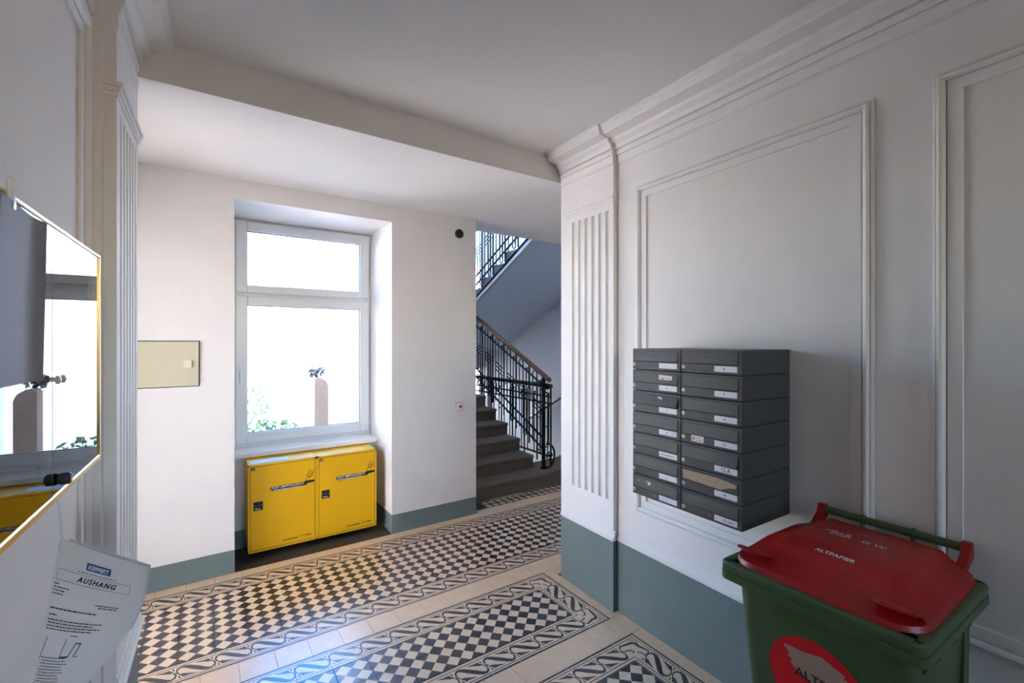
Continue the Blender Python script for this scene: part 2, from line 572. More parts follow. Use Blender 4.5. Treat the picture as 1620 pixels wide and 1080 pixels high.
def fluted(face, out, depth_sign, ys, z0, z1, y0, y1, back, ztop, zbot):
    """pilaster body: solid blocks above and below, fluted section between"""
    m = MB()
    x0, x1 = sorted((face, back))
    m.box(x0, x1, y0, y1, z1, ztop)
    m.box(x0, x1, y0, y1, zbot, z0)
    poly = [(back, y0), (back, y1), (face, y1)]
    w = .0165
    for yc in sorted(ys, reverse=True):
        for k in range(0, 9):
            t = PI * k / 8
            poly.append((face - out * .016 * math.sin(t), yc + w * math.cos(t)))
    poly.append((face, y0))
    m.prism(poly, lambda a, b, t: (a, b, t), z0, z1)
    return m


m = fluted(PX, -1, 1, FL_Y, .738, 2.68, PY0, PY1, WX, CEIL, BASE_Z)
wr.part('pilaster', m, 'moulding_paint')
m = MB(); m.box(PX - .001, WX + .1, PY0, PY1 + .001, -.02, BASE_Z)
wr.part('pilaster_base', m, 'base_paint')
m = MB()
for z0, z1, d in ((2.757, 2.772, .020), (2.738, 2.757, .012), (2.722, 2.738, .006)):
    m.box(PX - d, PX + .01, PY0 - d * .6, 2.685, z0, z1)
wr.part('pilaster_capital', m, 'moulding_paint')
BASEPROF = [(0, .545), (-.006, .54), (-.008, .522), (-.014, .515), (-.018, .505), (-.026, .50), (-.026, .484), (-.004, .480), (0, .480)]
m = MB()
m.prism([(WX + a, b) for a, b in BASEPROF], fw, -6.4, PY0)
wr.part('base_moulding', m, 'moulding_paint')
m = MB(); m.prism([(PX + a, b) for a, b in BASEPROF], fw, PY0 - .02, 2.72)
wr.part('base_moulding', m, 'moulding_paint')
# cornice
CORN = [(0, 2.975), (-.007, 2.976), (-.007, 2.981), (-.002, 2.982), (-.002, 2.986), (-.007, 2.987), (-.007, 3.033), (-.002, 3.034), (-.002, 3.039), (-.015, 3.040), (-.015, 3.070), (-.006, 3.071), (-.006, 3.077), (-.026, 3.078), (-.028, 3.104), (-.055, 3.120), (-.062, 3.140),
        (-.135, 3.150), (-.142, 3.158), (-.150, 3.188), (-.158, 3.196), (-.16, 3.21), (0, 3.21)]
m = MB(); m.prism([(WX + a * .99, b) for a, b in CORN], fw, -6.4, PY0)
wr.part('cornice', m, 'moulding_paint')
m = MB(); m.prism([(PX + a * .9, b) for a, b in CORN], fw, PY0, PY1 - .005)
wr.part('cornice', m, 'moulding_paint')
PANPROF = [(0, 0), (.001, .010), (.010, .013), (.0105, .008), (.013, .008), (.014, .019), (.022, .024), (.030, .021), (.038, .011), (.0385, .002), (.043, .002), (.0435, .009), (.083, .009), (.0835, .001), (.088, .0005)]


def panel(th, sx, s, y0, y1, z0, z1, part='panel_moulding'):
    m = MB(); vs = []; fs = []
    for q, h in PANPROF:
        x = sx - s * h
        vs += [(x, y0 + q, z0 + q), (x, y1 - q, z0 + q), (x, y1 - q, z1 - q), (x, y0 + q, z1 - q)]
    for i in range(len(PANPROF) - 1):
        for k in range(4):
            j = (k + 1) % 4
            fs.append((i * 4 + k, i * 4 + j, i * 4 + 4 + j, i * 4 + 4 + k))
    m.mesh(vs, fs)
    th.part(part, m, 'moulding_paint')


panel(wr, WX, 1, .766, 2.021, .724, 2.786)
panel(wr, WX, 1, -.69, .588, .724, 2.786)
panel(wr, WX, 1, -2.15, -.87, .724, 2.786)

# return wall behind the corner (faces the stairs)
m = MB(); m.box(2.40, 5.25, 2.36, 2.715, -.02, CEIL + .2)
o = single('wall_corner', m, 'plaster', (3.8, 2.6, 0), kind='structure', label='plaster wall returning behind the pilaster corner', cat='wall')

# ---- left wall with pilaster
wlf = Thing('wall_left', (LX, 0, 0), FR_W, 'white left wall with fluted pilaster', 'wall', kind='structure')
m = MB(); m.box(LX - .35, LX, -6.4, PY1 + .0, BASE_Z, CEIL + .2)
wlf.part('wall_surface', m, 'plaster')
m = MB(); m.box(LX - .35, LX + .002, -6.4, PY1, -.02, BASE_Z)
wlf.part('painted_base', m, 'base_paint')
m = fluted(LPX, 1, 1, [2.335 + .0703 * i for i in range(6)], .738, 2.68, 2.25, PY1 + .005, LX - .1, CEIL, BASE_Z)
wlf.part('pilaster', m, 'moulding_paint')
m = MB(); m.box(LX, LX + .026, 2.205, 2.25, BASE_Z, CEIL - .1)
wlf.part('pilaster_step', m, 'moulding_paint')
m = MB(); m.box(LX - .1, LPX + .001, 2.25, PY1 + .006, -.02, BASE_Z)
wlf.part('pilaster_base', m, 'base_paint')
m = MB()
for z0, z1, d in ((2.757, 2.772, .022), (2.738, 2.757, .013), (2.722, 2.738, .006)):
    m.box(LX, LPX + d, 2.25 - d, PY1 + .005, z0, z1)
wlf.part('pilaster_capital', m, 'moulding_paint')
m = MB(); m.prism([(LPX - a, b) for a, b in BASEPROF], fw, 2.23, PY1 + .005)
wlf.part('base_moulding', m, 'moulding_paint')
m = MB(); m.prism([(LX - a, b) for a, b in BASEPROF], fw, -6.4, 2.25)
wlf.part('base_moulding', m, 'moulding_paint')
m = MB(); m.prism([(LX - a * .99, b) for a, b in CORN], fw, -6.4, 2.25)
wlf.part('cornice', m, 'moulding_paint')
m = MB(); m.prism([(LPX - a * .9, b) for a, b in CORN], fw, 2.25, PY1 - .005)
wlf.part('cornice', m, 'moulding_paint')
panel(wlf, LX, -1, .55, 2.10, .724, 2.90)

# ---- wall behind the camera
m = MB(); m.box(-1.0, .2, -6.7, -6.2, -.02, CEIL + .2); m.box(1.9, 3.0, -6.7, -6.2, -.02, CEIL + .2)
m.box(.2, 1.9, -6.7, -6.2, 3.05, CEIL + .2); m.box(.2, 1.9, -6.7, -6.2, -.02, 2.0)
single('wall_back', m, 'plaster', (1, -6.4, 0), kind='structure', label='plaster wall at the street end of the hall', cat='wall')
fl_ = Thing('fill_fanlight', (1.05, -6.4, 2.0), FR_R, 'unseen fanlight added over the street door for fill light', 'window', kind='structure')  # unseen opening added to let fill light into the front hall
m = MB(); ring(m, .2, 1.9, 2.0, 3.05, .06, -6.45, -6.39); fl_.part('window_frame', m, 'street_door')
m = MB(); m.box(.26, 1.84, -6.425, -6.418, 2.06, 2.99); fl_.part('pane', m, 'window_glass')
d = Thing('door_2', (0.95, -6.2, 0), FR_R, 'grey street door at the end of the hall', 'door', kind='structure')
m = MB(); m.box(.2, 1.9, -6.2, -6.14, 0, 1.98, .01); d.part('door_leaf', m, 'street_door')
for k, (a, b) in enumerate(((.3, .9), (1.0, 1.6))):
    m = MB(); m.box(a, b, -6.14, -6.125, .3, 1.8, .006); d.part('door_panel', m, 'street_door')
m = MB(); m.tube([(.98, -6.14, 1.05), (.98, -6.08, 1.05), (.86, -6.08, 1.05)], .009, 8); d.part('door_handle', m, 'lock_metal', True)

# ---- window wall with niche
NX0, NX1, NZ1 = .205, 1.462, 2.917
FY = 4.816
wb = Thing('wall_window', (0.8, WW, 0), FR_R, 'white wall holding the window niche', 'wall', kind='structure')
GZ = .177
m = MB()
m.box(-1.05, NX0, WW, 5.05, GZ, 3.5)
m.box(NX1, 2.366, WW, 5.05, GZ, 3.5)
m.box(NX0, NX1, WW, 5.05, NZ1, 3.5)
m.box(NX0, NX1, 4.60, 5.05, GZ - .02, .785)
wb.part('wall_surface', m, 'plaster')
m = MB()
m.box(-1.05, NX0 + .001, WW - .002, 5.05, -.02, GZ)
m.box(NX1 - .001, 2.367, WW - .002, 5.05, -.02, GZ)
m.box(NX0, NX1, 4.598, 5.05, -.02, GZ - .02)
wb.part('painted_base', m, 'base_paint', label='grey green painted wall base')

# left end of the cross hall, with an unseen glazed courtyard door added for side light
wcl = Thing('wall_cross_left', (-1.05, 3.4, 0), FR_R, 'plaster wall with the added courtyard door', 'wall', kind='structure')
m = MB()
m.box(-1.40, -1.05, 2.3, 2.88, -.02, 3.4); m.box(-1.40, -1.05, 3.96, 4.3, -.02, 3.4); m.box(-1.40, -1.05, 2.88, 3.96, 2.70, 3.4)
m.box(-1.40, -.5, 2.36, 2.715, -.02, 3.4)
m.box(-1.40, -1.05, 2.88, 3.96, -.02, .02)
wcl.part('wall_surface', m, 'plaster')
d = Thing('fill_door', (-1.11, 3.42, 0), FR_R, 'unseen white glazed courtyard door added to light the hall', 'door', kind='structure')
m = MB()
m.box(-1.15, -1.08, 2.88, 2.96, .02, 2.70); m.box(-1.15, -1.08, 3.88, 3.96, .02, 2.70); m.box(-1.15, -1.08, 2.96, 3.88, 2.62, 2.70)
m.box(-1.15, -1.08, 2.96, 3.88, .02, .12)
d.part('door_frame', m, 'pvc')
m = MB(); m.box(-1.122, -1.112, 2.96, 3.88, .12, 2.62); d.part('pane', m, 'window_glass')

# ---- window
win = Thing('window_1', (.83, FY, .832), FR_R, 'white plastic window with top light in the niche', 'window', kind='structure')


m = MB(); ring(m, NX0 - .01, NX1 + .0, .825, NZ1, .055, FY, FY + .07)
m.box(NX0, NX1, FY + .002, FY + .07, 2.19, 2.27)
win.part('window_frame', m, 'pvc')
for z0, z1, gz0, gz1 in ((2.245, 2.902, 2.315, 2.81), (.868, 2.215, .96, 2.128)):
    m = MB(); X0, X1, GX0, GX1 = .245, 1.444, .337, 1.352
    ya, yb = FY - .022, FY + .05
    m.box(X0, GX0, ya, yb, z0, z1, .006); m.box(GX1, X1, ya, yb, z0, z1, .006)
    m.box(GX0, GX1, ya, yb, z0, gz0, .006); m.box(GX0, GX1, ya, yb, gz1, z1, .006)
    sash = win.part('sash', m, 'pvc')
    m = MB(); ring(m, GX0 - .001, GX1 + .001, gz0 - .001, gz1 + .001, .005, FY + .0, FY + .02, 0)
    win.part('gasket', m, 'gasket', parent=sash)
    m = MB(); m.box(GX0, GX1, FY + .006, FY + .012, gz0, gz1)
    win.part('pane', m, 'window_glass', parent=sash)
    for zz in (z0 + .06, z1 - .09):
        m = MB(); m.lathe([(.008, 0), (.009, .004), (.009, .066), (.008, .07)], (X1 + .006, ya - .004, zz), 'z', 10)
        win.part('hinge', m, 'pvc', True, parent=sash)
m = MB(); m.box(.27, .295, FY - .03, FY - .02, 1.45, 1.6, .004); m.tube([(.2825, FY - .03, 1.53), (.2825, FY - .065, 1.53), (.2825, FY - .065, 1.42)], .009, 8)
win.part('window_handle', m, 'pvc', True)
m = MB(); m.box(NX0 + .001, NX1 - .001, 4.555, FY + .01, .787, .832, .006)
single('window_sill', m, 'sill', (.83, 4.7, .79), label='white window sill above the yellow parcel boxes', cat='window sill')

# ================================================================== STAIRS
RIS, GO = .163, .302
SY = 4.43
SXR = 3.56       # right end of the lower flight
st = Thing('staircase', (3.0, SY, 0), FR_R, 'dark stone stairs rising behind the window wall', 'staircase')


def nosing(m, x0, x1, y0, y1, z0, z1):
    """solid step with a rounded nosing at y0"""
    poly = [(y0 + .02, z0), (y0 + .02, z1 - .045), (y0 + .004, z1 - .035), (y0, z1 - .02), (y0 + .005, z1 - .006), (y0 + .02, z1), (y1, z1), (y1, z0)]
    m.prism(poly, lambda a, b, t: (t, a, b), x0, x1)


m = MB()                                        # bottom step with its round end
z1 = RIS
out = [(2.37, SY), (3.50, SY)]
for k in range(0, 13):
    t = -PI / 2 + PI * .5 * k / 12
    out.append((3.62 + .42 * math.cos(t), SY + .40 + .40 * math.sin(t)))
out += [(4.04, 4.95), (2.37, 4.95)]
ctr = Vector((3.1, 4.9))


def shrink(p, d):
    v = Vector(p); e = (ctr - v).normalized(); return (v.x + e.x * d, v.y + e.y * d)


rings = [(.02, -.01), (.02, z1 - .045), (.004, z1 - .035), (0, z1 - .02), (.005, z1 - .006), (.02, z1)]
n = len(out); vs = []; fs = []
for dd, zz in rings:
    vs += [(*shrink(p, dd), zz) for p in out]
for i in range(len(rings) - 1):
    for k in range(n):
        j = (k + 1) % n
        fs.append((i * n + k, i * n + j, (i + 1) * n + j, (i + 1) * n + k))
fs.append(tuple(range((len(rings) - 1) * n, len(rings) * n)))
m.mesh(vs, fs)
st.part('step', m, 'step_stone')
NST = 9
for k in range(1, NST):
    m = MB(); nosing(m, 2.37, SXR, SY + GO * k, SY + GO * (k + 1) + .05, RIS * k - .05 if k > 1 else RIS - .002, RIS * (k + 1))
    st.part('step', m, 'step_stone')
LZ = RIS * NST
m = MB(); m.box(2.37, 3.35, SY + GO * NST, 8.09, LZ - .25, LZ); m.box(3.35, 3.7, 7.3, 8.09, LZ - .2, LZ + .17); m.box(3.7, 4.0, 7.62, 8.09, LZ, LZ + .30)
st.part('landing', m, 'step_stone')
# sloped underside of the lower flight
m = MB()
m.prism([(4.80, -.02), (SY + GO * NST, LZ - .25), (SY + GO * NST, LZ - .1), (4.80, .12)], lambda a, b, t: (t, a, b), 2.37, SXR - .02)
st.part('soffit', m, 'stair_soffit_skylight')

# upper flight, seen from below
UX = 3.42
U0 = (4.55, 3.085); USL = .476          # soffit line
us = Thing('upper_staircase', (4.2, 5.9, 2.4), FR_R, 'upper stair flight with smooth sloping underside above the railing', 'staircase')
Yb = 7.6
zs = lambda y: U0[1] - USL * (y - U0[0])
m = MB(); m.prism([(U0[0], zs(U0[0])), (Yb, zs(Yb)), (Yb, zs(Yb) + .10), (U0[0], zs(U0[0]) + .10)], lambda a, b, t: (t, a, b), UX + .002, 4.94)
us.part('soffit', m, 'stair_soffit_skylight')
m = MB(); m.box(4.0, 4.94, 7.6, 8.09, zs(7.6), zs(7.6) + .2); us.part('landing', m, 'stair_soffit_skylight')
m = MB(); m.prism([(U0[0], zs(U0[0])), (Yb, zs(Yb)), (Yb, zs(Yb) + .045), (U0[0], zs(U0[0]) + .045)], lambda a, b, t: (t, a, b), UX - .012, UX + .03)
us.part('stringer_edge', m, 'moulding_paint')
g2 = .30; r2 = g2 * USL
for k in range(9):
    y1 = Yb - g2 * k; y0 = y1 - g2
    if y1 < 4.5: break
    zt = zs(y1) + .10 + r2
    m = MB(); m.prism([(y0, zs(y0) + .05), (y1, zs(y1) + .05), (y1 + .01, zt - .03), (y1 + .02, zt), (y0, zt)], lambda a, b, t: (t, a, b), UX, 4.94)
    us.part('step', m, 'concrete')
m = MB(); m.tube([(UX - .02, Yb, zs(Yb) + .065), (UX - .02, U0[0], zs(U0[0]) + .065)], .014, 6)
us.part('iron_strip', m, 'iron')


# ---- railings
def railing(th, X, y0, y1, zf, hand, npan, pitch, wood, first=0.0, simple=False, slope_low=(.28, .14)):
    """zf(y): pitch line at the foot; hand: handrail height over it"""
    top = lambda y: zf(y) + hand
    def bar(name, pts, r=.008, n=5):
        m = MB(); m.tube(pts, r, n); return th.part(name, m, 'iron', True)
    m = MB()
    prof = [(-.03, -.022), (-.036, .0), (-.026, .02), (0, .03), (.026, .02), (.036, 0), (.03, -.022), (0, -.03)]
    N = 8; vs = []; fs = []
    for i in range(N + 1):
        y = y0 + (y1 - y0) * i / N
        vs += [(X + a, y, top(y) + b) for a, b in prof]
    for i in range(N):
        for k in range(8):
            j = (k + 1) % 8; fs.append((i * 8 + k, i * 8 + j, i * 8 + 8 + j, i * 8 + 8 + k))
    fs += [tuple(range(8)), tuple(range(N * 8, N * 8 + 8))]
    m.mesh(vs, fs)
    th.part('handrail', m, wood, True)
    ya, yb = y0 + first, y1
    for off, rr in ((hand - .14, .0125), (slope_low[0], .0135), (slope_low[1], .0135)):
        bar('sloped_rail', [(X, ya, zf(ya) + off), (X, yb, zf(yb) + off)], rr, 6)
    for i in range(npan):
        y = ya + pitch * i
        f = lambda q: y + pitch * q
        bar('main_bar', [(X, f(0), zf(f(0)) + .02), (X, f(0), top(f(0)) - .02)], .0115, 6)
        # bar with a spiral head
        c = f(.16); zt = zf(c) + hand - .11
        pts = [(X, c + .02, zf(c) + .1), (X, c + .02, zt)]
        for q in range(10):
            t = q * .62; rr = .020 * (1 - q / 13)
            pts.append((X, c + rr * math.cos(t), zt + rr * math.sin(t)))
        bar('spiral_bar', pts, .0078, 5)
        # tall loop
        a, b = f(.46), f(.74); w = (b - a) / 2; zt = zf((a + b) / 2) + hand - .085
        pts = [(X, a, zf(a) + slope_low[0])]
        for q in range(9):
            t = PI - PI * q / 8
            pts.append((X, (a + b) / 2 + w * math.cos(t), zt + w * math.sin(t)))
        pts.append((X, b, zf(b) + .10))
        bar('loop_bar', pts, .0078, 5)
        # three short slanting bars
        for q in range(0 if simple else 3):
            zz = hand * .62 - q * .055
            bar('short_bar', [(X, f(.12), zf(f(.12)) + zz), (X, f(.78), zf(f(.78)) + zz)], .0075, 5)
        if simple: continue
        # hanging loop below
        a, b = f(.20), f(.42); w = (b - a) / 2; zt = zf((a + b) / 2) + .10
        pts = [(X, a, zf(a) + hand * .5)]
        for q in range(7):
            t = PI + PI * q / 6
            pts.append((X, (a + b) / 2 + w * math.cos(t), zt + w * math.sin(t)))
        pts.append((X, b, zf(b) + hand * .5))
        bar('loop_bar', pts, .0078, 5)


SL = .470
NX, NY = 3.63, 4.62       # newel post
r1 = Thing('stair_railing', (NX, NY, RIS), FR_R, 'wrought iron stair railing with wooden handrail beside the lower steps', 'railing')
railing(r1, NX, NY - .12, 7.0, lambda y: .215 + SL * (y - NY + .12) + (0 if y > NY else 0), 1.10, 7, .31, 'rail_wood', first=.12)
m = MB(); m.box(NX - .02, NX + .02, NY - .02, NY + .02, RIS, 1.34, .004); m.box(NX - .028, NX + .028, NY - .028, NY + .028, RIS, RIS + .03)
r1.part('newel_post', m, 'iron')
m = MB()
pts = [(NX + .05, NY - .02, RIS + .34)] + [(NX + .06 + .105 * math.sin(t), NY - .02, RIS + .16 + .15 * math.cos(t)) for t in [PI * 1.45 * i / 16 - .2 for i in range(17)]]
m.tube(pts, .013, 6)
pts = [(NX + .075 + (.055 - .003 * i) * math.cos(i * .6), NY - .02, RIS + .15 + (.062 - .003 * i) * math.sin(i * .6)) for i in range(15)]
m.tube(pts, .010, 6)
r1.part('scroll_foot', m, 'iron', True)
m = MB(); bx = NX + .075
m.tube([(NX, NY, 1.17), (bx - .02, NY - .01, 1.13), (bx, NY - .01, 1.10), (bx, NY - .01, RIS + .30)], .010, 6)
for z in (.95, .70, .44): m.tube([(NX, NY, z), (bx, NY - .01, z)], .008, 6)
r1.part('side_bar', m, 'iron', True)
m = MB(); m.lathe([(.001, -.045), (.02, -.04), (.036, -.025), (.043, 0), (.036, .025), (.02, .04), (.001, .045)], (NX + .075, NY + .02, 1.215), 'x', 14)
r1.part('ball_knob', m, 'iron', True)

# level guard over the cellar stairs
r2g = Thing('cellar_guard', (3.80, 5.9, 0), FR_R, 'level iron guard with brown rail over the cellar stairs', 'railing')
railing(r2g, 3.80, 4.68, 7.1, lambda y: .16, 1.05, 8, .30, 'dark_rail_wood', simple=True, slope_low=(.82, .12))
# railing of the upper flight
r3 = Thing('upper_railing', (UX, 6, 2.6), FR_R, 'iron railing on the edge of the upper stair flight', 'railing')
railing(r3, UX - .02, 4.5, 7.1, lambda y: zs(y) + .07, 1.12, 8, .31, 'rail_wood', first=.05, slope_low=(.30, .17))
# wall handrail down to the cellar
m = MB()
m.tube([(4.88, 5.2, 1.16), (4.88, 6.6, .43)], .024, 8)
h = Thing('wall_handrail', (4.88, 5.9, .8), FR_R, 'short dark wooden handrail on the stairwell wall coloured with blue skylight', 'handrail')
h.part('rail', m, 'dark_rail_wood', True)
for yy in (5.4, 6.4):
    m = MB(); zz = 1.16 - (yy - 5.2) * .521
    m.tube([(4.88, yy, zz - .02), (4.88, yy, zz - .06), (4.95, yy, zz - .08)], .008, 6); h.part('bracket', m, 'iron', True)

# ---- stairwell shell
m = MB(); m.box(2.02, 2.366, 5.05, 8.45, -.3, 6.6)
o = single('wall_stairwell_left', m, 'plaster', (2.2, 6, 0), kind='structure', label='wall between stairwell and courtyard', cat='wall')
sw = Thing('wall_stairwell_right', (4.95, 6, 0), FR_R, 'stairwell wall coloured with blue skylight behind the railing', 'wall', kind='structure')
m = MB(); m.box(4.95, 5.25, 2.3, 8.45, -1.6, 6.6); sw.part('wall_surface', m, 'stair_wall_skylight')
m = MB(); m.box(4.947, 4.96, 2.3, 5.05, -.02, .32); sw.part('painted_base', m, 'base_paint')
m = MB(); m.prism([(5.05, -.4), (5.05, .32), (7.0, -.7), (7.0, -1.4)], lambda a, b, t: (t, a, b), 4.947, 4.96); sw.part('painted_base', m, 'base_paint')
sf = Thing('wall_stairwell_far', (4.0, 8.1, 0), FR_R, 'far stairwell wall with tall landing window', 'wall', kind='structure')
SWX0, SWX1, SWZ0, SWZ1 = 2.9, 4.90, 2.62, 5.9
m = MB(); m.box(2.0, SWX0, 8.1, 8.45, -1.6, 6.6); m.box(SWX1, 5.25, 8.1, 8.45, -1.6, 6.6)
m.box(SWX0, 3.75, 8.1, 8.45, -1.6, SWZ0); m.box(4.87, SWX1, 8.1, 8.45, -1.6, SWZ0); m.box(3.75, 4.87, 8.1, 8.45, -1.6, .1); m.box(3.75, 4.87, 8.1, 8.45, 1.28, SWZ0); m.box(SWX0, SWX1, 8.1, 8.45, SWZ1, 6.6)
sf.part('wall_surface', m, 'stair_wall_skylight')
w2 = Thing('window_2', (4.2, 8.3, SWZ0), FR_R, 'tall landing window of the stairwell', 'window', kind='structure')
m = MB(); ring(m, SWX0, SWX1, SWZ0, SWZ1, .07, 8.28, 8.34); m.box(4.14, 4.21, 8.28, 8.34, SWZ0, SWZ1); m.box(SWX0, SWX1, 8.28, 8.34, 4.2, 4.27)
w2.part('window_frame', m, 'pvc')
m = MB(); m.box(SWX0 + .07, SWX1 - .07, 8.305, 8.312, SWZ0 + .07, SWZ1 - .07); w2.part('pane', m, 'window_glass')
m = MB(); m.box(2.0, 5.25, 4.4, 8.45, 6.6, 6.8)
single('ceiling_stairwell', m, 'ceiling_paint', (3.6, 6.4, 6.6), kind='structure', label='stairwell ceiling high above', cat='ceiling')
m = MB(); m.box(2.0, 5.25, 4.1, 4.45, CEIL + .3, 6.6)
single('wall_stairwell_front', m, 'plaster', (3.6, 4.3, CEIL + .3), kind='structure', label='stairwell wall above the hall ceiling', cat='wall')
m = MB(); m.box(3.95, 4.95, 4.42, 5.05, -.2, RIS - .03); m.box(2.37, 3.58, 4.96, 8.1, -1.6, -1.5)
m.box(3.58, 4.95, 4.96, 8.1, -1.65, -1.5)
single('floor_stairwell', m, 'step_stone', (4.2, 5, 0), kind='structure', label='stone floor at the stairwell corner', cat='floor')
w3 = Thing('window_3', (4.3, 8.3, .1), FR_R, 'low pale stairwell window behind the railing bars', 'window', kind='structure')
m = MB(); ring(m, 3.75, 4.87, .1, 1.28, .05, 8.28, 8.33); w3.part('window_frame', m, 'pvc')
m = MB(); m.box(3.80, 4.82, 8.305, 8.312, .15, 1.23); w3.part('pane', m, 'window_glass')

# ================================================================== THINGS IN THE HALL
# ---- yellow parcel boxes under the window
BY, BB = 4.30, 4.595
BX0, BX1, BZ0, BZ1 = .3075, 1.3665, .0545, .780
BW = (BX1 - BX0) / 2
for i in range(2):
    x0 = BX0 + BW * i; x1 = x0 + BW - .0015
    b = Thing('parcel_box', ((x0 + x1) / 2, BB, BZ0), FR_R,
              ['yellow parcel box marked 1 under the window sill', 'yellow parcel box marked 2 at the right under the sill'][i], 'parcel box', 'parcel boxes under the window')
    m = MB(); m.box(x0, x1, BY + .004, BB, BZ0, BZ1, .004)
    m.box(x0, x1, BY, BY + .02, BZ0, BZ0 + .0145); m.box(x0, x1, BY, BY + .02, BZ1 - .0145, BZ1)
    m.box(x0, x0 + .0145, BY, BY + .02, BZ0, BZ1); m.box(x1 - .0145, x1, BY, BY + .02, BZ0, BZ1)
    b.part('body', m, 'yellow')
    m = MB(); m.box(x0 + .0145, x1 - .0145, BY + .003, BY + .0042, BZ0 + .0145, BZ1 - .0145)
    b.part('door_gap', m, 'black_print')
    m = MB(); m.box(x0 + .0182, x1 - .0182, BY, BY + .01, BZ0 + .0182, BZ1 - .0182, .001)
    door = b.part('door', m, 'yellow')
    f = lambda a, c, x0=x0: (x0 + a, BY - .0006, c)
    m = MB(); put_rect(m, f, .022, BZ1 - .047, .048, BZ1 - .02)
    m.slot = 1; put_text(m, lambda a, c, x0=x0: (x0 + a, BY - .001, c), '12'[i], .035, BZ1 - .043, .028, bold=.03, align='CENTER')
    b.part('number_tag', m, ['black_print', 'white_print'], parent=door)
    m = MB()
    put_poly(m, f, [(.158, .555), (.165, .578), (.43, .578), (.43, .585), (.508, .585), (.508, .567), (.445, .560), (.445, .548), (.40, .546), (.18, .538), (.175, .550)])
    m.slot = 1
    g = lambda a, c, x0=x0: (x0 + a, BY - .001, c)
    put_text(m, g, 'POST EMPFANGSBOX', .168, .557, .0265, bold=.012, shear=.25, spacing=.98)
    put_dashes(m, g, .184, .395, .5425, .0062, 2)
    b.part('lettering', m, ['black_print', 'white_print'], parent=door)
    m = MB()                                          # line drawing of a hand truck with a parcel
    for p in ([(.435, .59), (.455, .625), (.450, .64)], [(.455, .612), (.488, .618)], [(.488, .618), (.498, .65), (.505, .668)],
              [(.448, .63), (.47, .668), (.492, .655), (.476, .62), (.448, .63)], [(.462, .647), (.486, .635)], [(.47, .668), (.476, .678)], [(.463, .6), (.47, .612)]):
        put_stroke(m, f, p, .0045)
    b.part('drawing', m, 'brown_print', parent=door)
    m = MB(); put_rect(m, f, .038, .40, .107, .473)
    m.slot = 1
    put_text(m, g, 'Post', .062, .408, .016, bold=.02)
    for q in (.05, .058): put_rect(m, g, q, .409, q + .005, .419)
    put_rect(m, g, .046, .437, .050, .441); put_rect(m, g, .096, .44, .1, .444)
    m.slot = 2; put_poly(m, g, [(.073 + .012 * math.cos(t), .441 + .012 * math.sin(t)) for t in [PI * 2 * k / 12 for k in range(12)]])
    b.part('lock_plate', m, ['black_print', 'white_print', 'gasket'], parent=door)
    m = MB(); put_dashes(m, f, .255, .375, .104, .0075, 3)
    put_stroke(m, f, [(.39, .119), (.401, .119), (.395, .107)], .003); put_stroke(m, f, [(.404, .119), (.415, .119), (.409, .107)], .003); put_stroke(m, f, [(.418, .119), (.429, .119), (.423, .107)], .003)
    put_text(m, f, 'Post', .44, .107, .021, bold=.035)
    b.part('small_print', m, 'black_print', parent=door)
m = MB()
for k, (a, y, r) in enumerate(((.395, 4.335, .04), (.545, 4.345, -.10), (.60, 4.34, .05))):
    c, s = math.cos(r), math.sin(r)
    P = [(a + dx * c - dy * s, y + .075 + dx * s + dy * c) for dx, dy in ((-.07, -.06), (.08, -.06), (.08, .05), (-.07, .05))]
    if k < 2:
        mm = MB(); mm.prism(P, lambda p, q, t: (p, q, t), BZ1 + .0004, BZ1 + .0022)
        single('leaflet', mm, 'paper_back', (a, y + .07, BZ1), label=['white leaflet lying on the corner of box one', 'white leaflet lying in the middle of box one'][k], cat='leaflet', group='leaflets on the parcel box')

# ---- meter cabinet cover on the window wall
c = Thing('meter_cabinet', (-.25, WW, 1.48), FR_R, 'cream metal meter cabinet cover set in the window wall', 'cabinet')
m = MB(); m.box(-.56, -.024, WW - .012, WW + .01, 1.470, 1.800, .003); c.part('cover', m, 'cream_cover')
m = MB(); ring(m, -.566, -.018, 1.464, 1.806, .006, WW - .0015, WW + .002, 0); c.part('gap', m, 'gasket')
m = MB(); m.box(-.115, -.065, WW - .02, WW - .011, 1.605, 1.665, .003); c.part('lock', m, 'cream_lock')

# ---- dark dome and red light switch
t = Thing('sensor_dome', (2.164, WW, 2.898), FR_R, 'small dark round dome high on the window wall', 'sensor')
m = MB(); m.lathe([(.046, 0), (.046, -.018), (.040, -.024), (.034, -.024)], (2.164, WW, 2.898), 'y', 24); t.part('ring', m, 'dark_plastic', True)
m = MB(); m.lathe([(.034, -.024), (.030, -.040), (.018, -.050), (.004, -.053)], (2.164, WW, 2.898), 'y', 20); t.part('dome', m, 'mail_dark', True)
t = Thing('light_switch', (2.172, WW, 1.136), FR_R, 'white light switch with red button beside the stairs', 'light switch')
m = MB(); m.box(2.131, 2.213, WW - .002, WW + .001, 1.095, 1.177); t.part('gap', m, 'gasket')  # dark rim standing in for the recess shadow round the plate
m = MB(); m.box(2.134, 2.21, WW - .010, WW, 1.098, 1.174, .004); m.box(2.146, 2.198, WW - .016, WW - .009, 1.110, 1.162, .004); t.part('plate', m, 'switch_white')
m = MB(); m.lathe([(.017, 0), (.017, -.004), (.012, -.008), (.003, -.009)], (2.172, WW - .016, 1.136), 'y', 18); t.part('button', m, 'switch_red', True)

